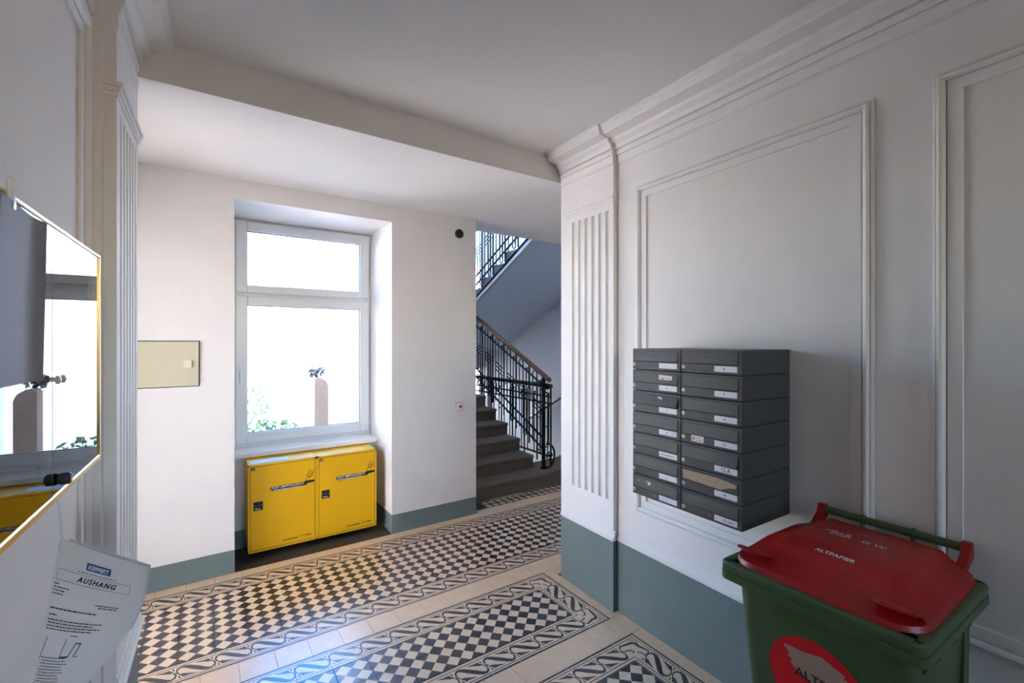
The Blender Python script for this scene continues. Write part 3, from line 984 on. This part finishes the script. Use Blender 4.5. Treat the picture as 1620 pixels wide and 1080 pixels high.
# ---- letterboxes
MX = 1.84; MY0 = 1.092; MYW = .303; MZT = 1.764; MZH = .7667 / 7
NUM = [['1', '2', '3', '4', '5', '6', '7'], ['8', '9', '10', '12', '12A', '14', '15']]
LBL = [['dark grey letterbox 1, top of the far column', 'dark grey letterbox 2 with torn white sticker on its flap', 'dark grey letterbox 3 with flap ajar and paper scrap',
        'dark grey letterbox 4 in the middle of the far column', 'dark grey letterbox below number 4 with faded name plate', 'dark grey letterbox 6, second from the bottom of the far column',
        'scuffed dark grey letterbox 7 at the bottom of the far column'],
       ['dark grey letterbox 8, top of the near column', 'dark grey letterbox 9 below number 8', 'dark grey letterbox 10 above number 12', 'dark grey letterbox 12 with a white and red sticker',
        'dark grey letterbox 12 A with flap ajar', 'dark grey letterbox 14 with brown tape over its slot', 'dark grey letterbox 15 at the bottom of the near column']]
for c in range(2):
    for r in range(7):
        y1 = MY0 + MYW * (2 - c) - .0012; y0 = y1 - MYW + .0024
        z1 = MZT - MZH * r - .0012; z0 = z1 - MZH + .0024
        b = Thing('letterbox', ((MX + WX) / 2, (y0 + y1) / 2, z0), FR_W, LBL[c][r], 'letterbox', 'block of letterboxes on the right wall')
        m = MB(); m.box(MX + .006, WX - .0005, y0, y1, z0, z1, .0015); b.part('body', m, 'mail_metal')
        # front: q runs to the right when facing the box
        F = lambda q, zz, dx=0.0, y1=y1, z0=z0: (MX + dx, y1 - q, z0 + zz)
        Wd, Hh = y1 - y0, z1 - z0
        m = MB(); m.box(MX, MX + .0065, y0 + .0008, y1 - .0008, z0 + .0008, z1 - .0008, .0012)
        door = b.part('door', m, 'mail_metal')
        fz0, fz1, fq0, fq1 = .040, .096, .012, Wd - .014
        m = MB(); put_rect(m, lambda q, z: F(q, z, -.0003), fq0, fz0, fq1, fz1); b.part('slot', m, 'mail_dark', parent=door)
        tilt = .014 if NUM[c][r] in ('3', '12A') else .0025
        m = MB()
        sec = [(-.0012, fz1 - .002), (-.0032 - tilt * .45, (fz0 + fz1) / 2), (-.003 - tilt, fz0 + .006), (-.0015 - tilt, fz0 + .003), (-.0005 - tilt * .9, fz0 + .006), (-.0004, fz1 - .003)]
        m.prism(sec, lambda a, z, q: F(q, z, a), fq0 + .0025, fq1 - .0025)
        b.part('flap', m, 'mail_flap', parent=door)
        m = MB(); lc = F(.0145, .026)
        m.lathe([(.0092, 0), (.0092, -.004), (.007, -.006), (.0045, -.006), (.0042, -.0035), (.001, -.0035)], lc, 'x', 16)
        lk = b.part('lock', m, 'lock_metal', True, parent=door)
        m = MB(); m.box(lc[0] - .0062, lc[0] - .003, lc[1] - .001, lc[1] + .001, lc[2] - .003, lc[2] + .003); b.part('keyhole', m, 'mail_dark', parent=door)
        pq0, pq1, pz0, pz1 = Wd * .575, Wd * .93, .011, .0365
        m = MB(); put_rect(m, lambda q, z: F(q, z, -.0009), pq0, pz0, pq1, pz1)
        m.slot = 1
        tx = NUM[c][r]
        gg = lambda q, z: F(q, z, -.0013)
        if tx == '5':
            for q in range(9):
                a = pq0 + .012 + q * .009; put_rect(m, gg, a, .021, a + .006, .026)
        elif tx == '12A':
            m.slot = 2; put_text(m, gg, '12 A', (pq0 + pq1) / 2, .0155, .024, align='CENTER', bold=.01)
        else:
            m.slot = 2 if c == 1 else 1
            put_text(m, gg, tx, (pq0 + pq1) / 2 - .006, .0185, .0165, align='CENTER', bold=.01)
            if tx == '15':
                m.slot = 1; put_dashes(m, gg, pq0 + .060, pq0 + .098, .0245, .0028, 4); put_dashes(m, gg, pq0 + .060, pq0 + .090, .019, .0028, 5)
        b.part('name_plate', m, ['plate', 'grey_print', 'black_print'], parent=door)
        gs = lambda q, z, e=0.0: F(q, z, -.0045 - e)
        if tx == '2':
            m = MB(); put_poly(m, gs, [(Wd * .575, .05), (Wd * .585, .088), (Wd * .84, .085), (Wd * .85, .078), (Wd * .83, .062), (Wd * .75, .047)])
            m.slot = 1
            g2_ = lambda q, z: gs(q, z, .0004)
            put_stroke(m, g2_, [(Wd * .61, .055), (Wd * .70, .080)], .004); put_stroke(m, g2_, [(Wd * .61, .080), (Wd * .70, .055)], .004)
            m.slot = 2; put_rect(m, g2_, Wd * .72, .071, Wd * .81, .074); put_rect(m, g2_, Wd * .72, .060, Wd * .79, .063)
            b.part('sticker', m, ['white_print', 'red_print', 'grey_print'], label='torn white sticker with red cross', parent=door)
        if tx == '3':
            m = MB(); put_poly(m, lambda q, z: gs(q, z, .004), [(Wd * .565, .083), (Wd * .58, .091), (Wd * .65, .086), (Wd * .66, .075), (Wd * .62, .078)])
            b.part('paper_scrap', m, 'plate', parent=door)
        if tx == '12':
            m = MB(); gq = lambda q, z: F(q, z, -.001)
            put_rect(m, gq, Wd * .185, .012, Wd * .40, .040); m.slot = 1
            g3 = lambda q, z: F(q, z, -.0015)
            put_stroke(m, g3, [(Wd * .20, .018), (Wd * .255, .035)], .004); put_stroke(m, g3, [(Wd * .20, .035), (Wd * .255, .018)], .004)
            put_dashes(m, g3, Wd * .275, Wd * .37, .029, .0036, 6); put_dashes(m, g3, Wd * .27, Wd * .385, .0185, .0036, 7)
            b.part('sticker', m, ['white_print', 'red_print'], label='white sticker with red cross', parent=door)
        if tx == '14':
            m = MB(); m.prism([(fq0 + .004, .052), (fq0 + .002, .092), (fq0 + .06, .093), (fq1 - .10, .094), (fq1 - .03, .086), (fq1 - .006, .082), (fq1 - .008, .068), (fq1 - .04, .062), (fq1 - .08, .044), (fq1 - .15, .048), (.08, .050)],
                              lambda q, z, a: F(q, z, a), -.0075, -.006)
            b.part('tape', m, 'card', label='torn brown tape', parent=door)
        if tx in ('7', '15'):
            m = MB(); gq = lambda q, z: F(q, z, -.001)
            put_poly(m, gq, [(Wd * .50 + .009 * math.cos(k * PI / 4 + .3), .024 + .009 * math.sin(k * PI / 4 + .3) * (1 if k % 2 else .8)) for k in range(8)])
            b.part('red_dot', m, 'red_print', label='scraped red sticker', parent=door)
        if tx == '7':
            m = MB(); q0 = Wd * .30
            for P in ([(0, .088), (.03, .086), (.035, .076), (.012, .066), (.02, .078)], [(.03, .064), (.048, .060), (.05, .053), (.036, .055)], [(-.055, .080), (-.04, .083), (-.045, .076)]):
                put_poly(m, lambda q, z: gs(q, z), [(q0 + a, z - .002) for a, z in P])
            b.part('scuff', m, 'plate', label='white paper remains', parent=door)

# ---- paper bin
RZ = 1.006
bn = Thing('paper_bin', (1.83, .707, 0), FR_W, 'green wheeled waste paper bin with red lid beside the letterboxes', 'waste bin')
YC = .707


def rrect(x0, x1, y0, y1, r, n=5):
    P = []
    for cx, cy, a0 in ((x1 - r, y1 - r, 0), (x0 + r, y1 - r, PI / 2), (x0 + r, y0 + r, PI), (x1 - r, y0 + r, 1.5 * PI)):
        for k in range(n + 1):
            t = a0 + PI / 2 * k / n
            P.append((cx + r * math.cos(t), cy + r * math.sin(t)))
    return P


def loft(m, rings, cap0=True, cap1=True):
    n = len(rings[0]); vs = sum(rings, []); fs = []
    for i in range(len(rings) - 1):
        for k in range(n):
            j = (k + 1) % n; fs.append((i * n + k, i * n + j, i * n + n + j, i * n + n + k))
    if cap0: fs.append(tuple(range(n - 1, -1, -1)))
    if cap1: fs.append(tuple(range((len(rings) - 1) * n, len(rings) * n)))
    m.mesh(vs, fs)


m = MB()
RG = []
for z, fx, bx, hw, r in ((.05, 1.66, 2.03, .205, .05), (.30, 1.635, 2.055, .222, .05), (.70, 1.592, 2.085, .240, .045), (.95, 1.568, 2.10, .250, .045)):
    RG.append([(x, y, z) for x, y in rrect(fx, bx, YC - hw, YC + hw, r)])
loft(m, RG)
bn.part('body', m, 'bin_green', True)
m = MB(); RG = []
for z, e in ((.945, -.006), (.945, .0), (.951, .002), (.972, .001), (.974, -.004), (.980, -.004), (.982, .0), (RZ - .006, .0), (RZ - .001, -.004), (RZ, -.010), (RZ, -.05)):
    RG.append([(x, y, z) for x, y in rrect(1.53 - e, 2.13 + e, YC - .29 - e, YC + .29 + e, .03 + e)])
loft(m, RG)
bn.part('rim', m, 'bin_green', True)
for sg in (-1, 1):
    for xx in (1.66, 1.80, 1.94):
        m = MB(); yA, yB = YC + sg * .246, YC + sg * .285
        m.prism([(yA, .86), (yA, .946), (yB, .946), (yB, .93)], lambda a, b, t: (t, a, b), xx, xx + .008)
        bn.part('rib', m, 'bin_green')
    m = MB(); m.prism([(1.99, .1), (2.03, .1), (2.09, .94), (2.03, .94)], lambda a, b, t: (a, t, b), YC + sg * .235 - .015, YC + sg * .235 + .018)
    bn.part('corner_post', m, 'bin_green')
for s in (-1, 1):
    m = MB(); m.lathe([(.03, -.02), (.09, -.022), (.10, -.012), (.10, .012), (.09, .022), (.03, .02)], (2.06, YC + s * .235, .10), 'y', 22)
    w = bn.part('wheel', m, 'rubber', True)
    m = MB(); m.lathe([(.028, -.027), (.028, .027)], (2.06, YC + s * .235, .10), 'y', 12); bn.part('hub', m, 'bin_green', parent=w)
m = MB(); m.tube([(2.06, YC - .21, .10), (2.06, YC + .21, .10)], .012, 8); bn.part('axle', m, 'iron')
# lid
LX0, LX1, LW = 1.556, 2.115, .272


def sm(a, b, t):
    t = max(0, min(1, (t - a) / (b - a))); return t * t * (3 - 2 * t)


def lid_h(x, y):
    s = (x - LX0) / (LX1 - LX0); w = abs(y - YC) / LW
    h = .020 + .042 * sm(0, .50, s) - .010 * sm(.8, 1.0, s)
    h -= .032 * sm(.60, 1.0, w) * (.35 + .65 * sm(.0, .4, s))
    h += .015 * sm(.22, .36, s) * sm(.74, .62, w) * 1.0
    return RZ + max(h, .016)


def lid_hw(s):
    r = .10; d = s * (LX1 - LX0)
    hw = LW if d > r else LW - r + math.sqrt(max(0, r * r - (r - d) ** 2))
    e = (1 - s) * (LX1 - LX0); r3 = .05
    if e < r3: hw -= r3 - math.sqrt(max(0, r3 * r3 - (r3 - e) ** 2))
    return hw - .012 * s


m = MB(); N1, N2 = 40, 36; vs = []; fs = []
S = [0.5 - 0.5 * math.cos(PI * i / N1) for i in range(N1 + 1)]
for s in S:
    for j in range(N2 + 1):
        w = -1 + 2 * j / N2
        x = LX0 + s * (LX1 - LX0); y = YC + w * lid_hw(s)
        vs.append((x, y, lid_h(x, y)))
for i in range(N1):
    for j in range(N2):
        a = i * (N2 + 1) + j; fs.append((a, a + 1, a + N2 + 2, a + N2 + 1))
m.mesh(vs, fs)
bd = [j for j in range(N2 + 1)] + [i * (N2 + 1) + N2 for i in range(1, N1 + 1)] + [N1 * (N2 + 1) + j for j in range(N2 - 1, -1, -1)] + [i * (N2 + 1) for i in range(N1 - 1, 0, -1)]
rim = [vs[i] for i in bd]
low = []
for x, y, z in rim:
    dx, dy = x - 1.83, y - YC; k = 1 + .006 / math.hypot(dx, dy)
    low.append((1.83 + dx * k, YC + dy * k, RZ + .001))
n = len(rim)
m.mesh(rim + low, [(i, (i + 1) % n, n + (i + 1) % n, n + i) for i in range(n)])
lid = bn.part('lid', m, 'bin_red', True)
for sgn in (1, -1):       # lifting lips at the front corners
    m = MB(); vs = []; fs = []; NA, NB = 10, 6
    yc = YC + sgn * .205
    for layer in (0, 1):
        for i in range(NA + 1):
            a = -1 + 2 * i / NA
            for j in range(NB + 1):
                b = j / NB
                x = 1.645 - .055 * b - .012 * (1 - a * a) * b
                y = yc + a * (.054 - .004 * b)
                z = lid_h(1.645, yc) - .004 + .034 * math.sin(b * PI * .62) * (1 - .25 * a * a) - layer * .006 + .006 * b * a * a
                vs.append((x, y, z))
    L = (NA + 1) * (NB + 1)
    for i in range(NA):
        for j in range(NB):
            q = i * (NB + 1) + j
            fs.append((q, q + 1, q + NB + 2, q + NB + 1)); fs.append((L + q, L + q + NB + 1, L + q + NB + 2, L + q + 1))
    for i in range(NA):
        q = i * (NB + 1) + NB; fs.append((q, q + NB + 1, L + q + NB + 1, L + q))
    for j in range(NB):
        fs.append((j, j + 1, L + j + 1, L + j)); q = NA * (NB + 1) + j; fs.append((q, q + 1, L + q + 1, L + q))
    m.mesh(vs, fs)
    bn.part('lifting_lip', m, 'bin_red', True, parent=lid)
lf = lambda e: (lambda a, c: (1.0 + c, -a, lid_h(1.0 + c, -a) + e))
m = MB()
put_text(m, lf(.0012), 'ALTPAPIER', -.775, .746, .0235, bold=.025, spacing=1.05)
put_text(m, lf(.0012), 'GW', -.705, .922, .036, spacing=1.45, shear=.1)
bn.part('lid_lettering', m, 'white_print', parent=lid)
m = MB()
for P, wd in (([(-.835, .945), (-.80, .965), (-.775, .962), (-.79, .935)], .006), ([(-.80, .935), (-.77, .968), (-.765, .935)], .006), ([(-.755, .935), (-.74, .965), (-.735, .94)], .006),
              ([(-.72, .965), (-.70, .962), (-.72, .945), (-.70, .932), (-.735, .932)], .006), ([(-.69, .965), (-.70, .94), (-.675, .93)], .005), ([(-.80, .922), (-.70, .918)], .003)):
    put_stroke(m, lf(.0012), [(-.822 + (x + .835) * .55, .925 + (y - .93) * .9) for x, y in P], wd * .8)
bn.part('lid_emblem', m, 'white_print', parent=lid)
# handle bar
HX, HZ = 2.17, 1.085
m = MB(); m.tube([(HX, .487, HZ), (HX, .937, HZ)], .0155, 12); bar_ = bn.part('handle_bar', m, 'bin_green', True)
for y in (.626, .784):
    m = MB(); m.tube([(HX, y, HZ), (HX - .01, y, HZ - .04), (2.10, y, RZ - .02)], .010, 6); m.tube([(HX, y - .006, HZ), (HX, y + .006, HZ)], .020, 12)
    bn.part('handle_bracket', m, 'bin_green', True)
for y in (.483, .932):
    m = MB(); m.prism([(HX - .022, HZ - .01), (HX - .010, HZ + .022), (HX + .012, HZ + .022), (HX + .022, HZ + .008), (HX + .022, HZ - .03), (2.11, RZ + .012), (2.06, RZ + .028), (2.10, RZ + .035)],
                      lambda a, b, t: (a, t, b), y - .013, y + .013)
    bn.part('hinge_arm', m, 'bin_red', parent=lid)
# round sticker on the front; the front leans, follow its slope
def frontx(z):
    for (za, xa), (zb, xb) in zip([(.05, 1.66), (.30, 1.635), (.70, 1.592)], [(.30, 1.635), (.70, 1.592), (.95, 1.568)]):
        if za <= z <= zb: return xa + (xb - xa) * (z - za) / (zb - za)
    return 1.568


ff = lambda e: (lambda a, c: (frontx(c) - e, -a, c))
m = MB(); CA, CZ = -.702, .705
NS = 12
for i in range(NS):      # strips so it follows the bend
    z0 = CZ - .145 + .29 * i / NS; z1 = z0 + .29 / NS
    h0 = math.sqrt(max(0, .145 ** 2 - (z0 - CZ) ** 2)); h1 = math.sqrt(max(0, .145 ** 2 - (z1 - CZ) ** 2))
    for k in range(3):
        t0 = k / 3; t1 = (k + 1) / 3
        zz0 = z0 + (z1 - z0) * t0; zz1 = z0 + (z1 - z0) * t1
        h0 = math.sqrt(max(1e-8, .145 ** 2 - (zz0 - CZ) ** 2)); h1 = math.sqrt(max(1e-8, .145 ** 2 - (zz1 - CZ) ** 2))
        put_poly(m, ff(.0008), [(CA - h0, zz0), (CA + h0, zz0), (CA + h1, zz1), (CA - h1, zz1)])
m.slot = 1
put_poly(m, ff(.0014), [(CA - .095, .795), (CA - .03, .800), (CA + .02, .812), (CA + .085, .790), (CA + .080, .780), (CA + .095, .774), (CA + .090, .764), (CA + .105, .756),
                        (CA + .06, .728), (CA - .01, .705), (CA - .055, .72), (CA - .075, .742), (CA - .068, .75), (CA - .082, .762), (CA - .076, .772), (CA - .09, .784)])
m.slot = 2
put_text(m, ff(.0020), 'ALTPAPIER', CA - .062, .708, .042, bold=.012)
bn.part('sticker', m, ['sticker_red', 'sticker_paper', 'black_print'], label='round red sticker with a paper stack and black lettering')

# ---- notice case on the left wall
CX = -.32
cs = Thing('notice_case', (-.36, 1.41, 1.43), FR_W, 'shallow glass notice case with brass edges on the left wall', 'notice case')
CY0, CYM, CY1, CZ0, CZ1 = .955, 1.411, 1.863, 1.436, 2.064
m = MB(); m.box(LX, LX + .006, CY0, CY1, CZ0, CZ1); cs.part('back_panel', m, 'case_back')
m = MB()
m.box(LX, CX - .006, CY0, CY1, CZ0, CZ0 + .012); m.box(LX, CX - .006, CY0, CY1, CZ1 - .012, CZ1)
m.box(LX, CX - .006, CY0, CY0 + .012, CZ0, CZ1); m.box(LX, CX - .006, CY1 - .012, CY1, CZ0, CZ1)
cs.part('case_body', m, 'case_wood')
m = MB()
m.box(CX - .012, CX + .003, CY0, CY1, CZ0, CZ0 + .018, .003); m.box(CX - .012, CX + .003, CY0, CY1, CZ1 - .008, CZ1, .002)
m.box(CX - .012, CX + .003, CY0, CY0 + .006, CZ0, CZ1); m.box(CX - .012, CX + .003, CY1 - .005, CY1, CZ0, CZ1)
cs.part('edge_frame', m, 'brass')
for a, b in ((CY0 + .007, CYM - .0015), (CYM + .0015, CY1 - .006)):
    m = MB(); m.box(CX - .006, CX - .001, a, b, CZ0 + .019, CZ1 - .009); cs.part('glass_door', m, 'case_glass')
m = MB(); m.box(CX - .0065, CX - .0008, CYM - .0016, CYM + .0016, CZ0 + .011, CZ1 - .009); cs.part('glass_joint', m, 'gasket')
for yy in (CYM - .022, CYM + .018):
    m = MB(); m.lathe([(.004, 0), (.004, .008), (.009, .010), (.009, .015), (.004, .018)], (CX, yy, 1.715), 'x', 12); cs.part('knob', m, 'lock_metal', True)
m = MB(); m.lathe([(.012, 0), (.014, .004), (.014, .018), (.010, .022), (.002, .022)], (CX, 1.455, CZ0 + .045), 'x', 16); cs.part('lock_knob', m, 'dark_plastic', True)

# grey sheet clipped in front of the glass
sh = Thing('hanging_notice', (CX + .01, 1.18, 1.72), FR_W, 'dark grey notice sheet hanging from a clip before the glass case', 'notice')
m = MB(); vs = []; fs = []; NA, NB = 12, 10
for i in range(NA + 1):
    for j in range(NB + 1):
        a = i / NA; b = j / NB
        y = 1.085 + .185 * a; z = 1.722 + .325 * b - .010 * a * b - .02 * (1 - a) * b * 0
        x = CX + .006 + .016 * max(0, a - .7) ** 2 * 8 + .006 * b
        vs.append((x, y, z))
for i in range(NA):
    for j in range(NB):
        q = i * (NB + 1) + j; fs.append((q, q + NB + 1, q + NB + 2, q + 1))
m.mesh(vs, fs)
m.mesh([(x - .0012, y, z) for x, y, z in vs], [tuple(reversed(f)) for f in fs])
sheet = sh.part('sheet', m, 'grey_sheet', True)
m = MB(); m.box(CX + .0035, CX + .013, 1.135, 1.149, 2.03, 2.085, .002); sh.part('clip', m, 'clear_plastic')

# sheet reading AUSHANG, hanging by one corner below the case
au = Thing('posted_notice', (-.31, 1.40, 1.05), FR_W, 'white typed notice headed AUSHANG hanging by its corner below the case', 'notice')
th_ = R(YAW) - DEL
RT = Vector((math.cos(th_), -math.sin(th_), 0)); FW = Vector((math.sin(th_), math.cos(th_), 0)); UPV = Vector((0, 0, 1))
PW, PH = .215, .315


def at_view(px, py, d):
    return FW * d + RT * ((px - 810) / 720 * d) + UPV * (CAMZ - (py - 540) / 720 * d)


ALEFT = [at_view(95, 850, 1.02), at_view(80, 932, 1.00), at_view(64, 1016, .98), at_view(46, 1105, .96)]
ARIGHT = [at_view(234, 896, 1.01), at_view(221, 958, 1.03), at_view(190, 1018, 1.03), at_view(128, 1092, 1.00)]


def bez(P, t):
    # smooth curve through four points
    n = len(P) - 1; i = min(int(t * n), n - 1) if t > 0 else 0; f = t * n - i
    p1, p2 = P[i], P[i + 1]
    p0 = P[i - 1] if i > 0 else p1 * 2 - p2
    p3 = P[i + 2] if i + 2 <= n else p2 * 2 - p1
    return 0.5 * (p1 * 2 + (p2 - p0) * f + (p0 * 2 - p1 * 5 + p2 * 4 - p3) * f * f + (p1 * 3 - p0 - p2 * 3 + p3) * f ** 3)


ANRM = (ARIGHT[0] - ALEFT[0]).cross(ALEFT[3] - ALEFT[0]).normalized()
ANRM = ANRM if ANRM.dot(FW) < 0 else -ANRM


def AS(a, b, e=0.0):
    """a: 0..PW to the right, b: 0..PH down on the curled sheet"""
    A = a / PW; B = b / PH
    p = bez(ALEFT, B).lerp(bez(ARIGHT, B), A)
    return p + ANRM * (e + .018 * math.sin(PI * max(0, min(1, A))) * (.3 + .7 * max(0, B)))


def grid_sheet(m, e, nx=18, ny=18, a0=0, a1=PW, b0=0, b1=PH):
    vs = [AS(a0 + (a1 - a0) * i / nx, b0 + (b1 - b0) * j / ny, e) for i in range(nx + 1) for j in range(ny + 1)]
    m.mesh(vs, [(i * (ny + 1) + j, (i + 1) * (ny + 1) + j, (i + 1) * (ny + 1) + j + 1, i * (ny + 1) + j + 1) for i in range(nx) for j in range(ny)])


m = MB(); grid_sheet(m, 0); grid_sheet(m, -.0012)
page = au.part('page', m, 'paper', True)
m = MB(); grid_sheet(m, -.005, a0=.02, a1=PW + .003, b0=-.004, b1=PH * .55); au.part('back_page', m, 'paper_back', True)
pf = lambda e: (lambda a, c: AS(a, -c, e))
m = MB(); put_rect(m, pf(.0012), .083, -.046, .138, -.030, 6)
put_rect(m, pf(.0012), .080, -.046, .083, -.030); m.slot = 1
put_text(m, pf(.0017), 'KEPPERT', .0845, -.0425, .0125, bold=.03, shear=.15)
au.part('blue_logo', m, ['blue_print', 'white_print'], label='blue KEPPERT logo')
m = MB()
put_text(m, pf(.0012), 'AUSHANG', .064, -.0745, .0165, bold=.028, shear=.4, spacing=1.22)
for a0, b0, a1, b1 in ((.010, .0580, .186, .0587), (.010, .0800, .186, .0807), (.010, .058, .0107, .0807), (.1853, .058, .186, .0807)):
    put_rect(m, pf(.0012), a0, -b1, a1, -b0, 10)
rng = random.Random(3)


def line(a0, a1, b, h):
    a = a0
    while a < a1:
        w = rng.uniform(.004, .013); e = min(a + w, a1)
        put_rect(m, pf(.0012), a, -b, e, -b + h, 1); a = e + .0018


line(.062, .152, .0535, .0014)
for k, e in enumerate((.013, .040, .030, .028)): line(.008, .008 + e, .090 + k * .0065, .0020)
line(.120, .172, .118, .002); line(.128, .170, .1235, .002)
line(.010, .130, .139, .0026)
line(.010, .032, .152, .002)
for k in range(4): line(.010, .150 - (.018 if k % 2 else 0), .162 + k * .0062, .0020)
line(.085, .105, .190, .0018)
for k in range(9): line(.020 if k % 2 else .014, .095 + (k * 7 % 20) / 1000, .236 + k * .0056, .0014)
tt = au.part('typed_text', m, 'black_print'); tt['kind'] = 'stuff'
m = MB(); put_stroke(m, pf(.0013), [(0.078, -.196), (0.076, -.236)], .0022); put_stroke(m, pf(.0014), [(0.076, -.234), (0.101, -.232)], .004)
put_stroke(m, pf(.0013), [(0.101, -.232), (0.107, -.203)], .0028); put_stroke(m, pf(.0013), [(0.107, -.204), (0.120, -.204)], .0028)
put_stroke(m, pf(.0013), [(0.120, -.204), (0.116, -.232), (0.127, -.231)], .0028)
au.part('blue_sketch', m, 'blue_print')
m = MB(); put_stroke(m, pf(.0013), [(.020, -.196), (.008, -.240)], .003); au.part('tan_stain', m, 'tan_print'); m = MB(); put_stroke(m, pf(.0013), [(.008, -.285), (.04, -.296), (.075, -.292)], .005)
au.part('tan_stain', m, 'tan_print')
m = MB()
q = AS(.010, .012, .003)
m.tube([AS(.010 + .0065 * math.cos(t), .012 + .0065 * math.sin(t), .002) for t in [2 * PI * k / 12 for k in range(12)]], .0016, 5, closed=True)
au.part('eyelet', m, 'clear_plastic', True)
m = MB(); e0 = Vector(AS(.010, .008, .002)); e1 = Vector((CX + .004, 1.425, CZ0 + .004))
m.tube([e0, e0.lerp(e1, .4) + Vector((0, .006, 0)), e1], .0022, 5); au.part('string', m, 'clear_plastic', True)

# ================================================================== COURTYARD OUTSIDE THE WINDOW
m = MB(); m.box(-14, 2.0, 5.05, 30, -.6, -.35); m.box(-14, -1.40, 1.0, 5.05, -.6, -.35)
single('courtyard_ground', m, 'court_ground', (-4, 12, -.4), kind='structure', label='pale courtyard ground outside the window', cat='ground')
bd_ = Thing('courtyard_house', (5, 11.4, -.4), FR_R, 'sunlit white courtyard house outside the window', 'building')
m = MB(); m.box(2.02, 9, 11.2, 16, -.6, 4.0); bd_.part('facade', m, 'court_wall')
m = MB(); m.box(1.9, 9, 11.0, 11.25, 2.95, 3.1); bd_.part('ledge', m, 'court_wall')
m = MB(); m.box(-9, 2.0, 15.6, 15.9, -.4, 1.0)
single('garden_wall', m, 'court_wall', (-3, 15.7, -.4), label='low pale garden wall across the courtyard', cat='wall')
wh = Thing('bounce_house', (-7, 3.5, -.4), FR_R, 'unseen cream house added to bounce warm sun through the courtyard door', 'building')  # unseen facade added to send warm sunlight in at the side door
m = MB(); m.box(-9, -6.5, -3, 9.5, -.6, 8.5); wh.part('facade', m, 'bounce_house_wall')
m = MB(); m.box(-6.52, -6.40, -3, 9.5, 3.9, 4.1); wh.part('ledge', m, 'bounce_house_wall')
gp = Thing('gate_pillar', (1.51, 7.5, -.4), FR_R, 'brown grey gate pillar with rounded top seen through the window', 'pillar')
poly = [(-.1, 0), (.1, 0), (.1, 1.52), (.07, 1.59), (.0, 1.64), (-.06, 1.65), (-.1, 1.61)]
m = MB(); m.prism(poly, lambda a, b, t: (1.51 + a, t, b - .4), 7.42, 7.60); gp.part('shaft', m, 'court_pillar_shaded')
m = MB()
rng = random.Random(9)


def leaves(m, n, bx, size):
    for _ in range(n):
        c = Vector((rng.uniform(*bx[0]), rng.uniform(*bx[1]), rng.uniform(*bx[2])))
        a = Vector((rng.gauss(0, 1), rng.gauss(0, 1), rng.gauss(0, 1))).normalized(); b = a.orthogonal().normalized()
        s = size * rng.uniform(.6, 1.3)
        m.mesh([c - a * s, c + b * s * .5, c + a * s, c - b * s * .5], [(0, 1, 2, 3)])


leaves(m, 40, ((1.36, 1.56), (7.45, 7.55), (1.27, 1.40)), .05)
single('ivy_tuft', m, 'leaf_dark', (1.46, 7.5, 1.27), label='dark leafy tuft on top of the gate pillar', cat='plant')
m = MB(); leaves(m, 1500, ((-.2, 1.05), (6.6, 7.1), (-.35, .70)), .045)
single('courtyard_hedge', m, 'leaf', (.5, 6.8, -.35), kind='stuff', label='low green hedge below the window outside', cat='hedge')
m = MB(); leaves(m, 260, ((.3, 1.3), (11.6, 12.4), (-.1, .75)), .05)
single('courtyard_shrub', m, 'leaf', (.8, 12, -.1), kind='stuff', label='pale shrub further back in the courtyard', cat='shrub')
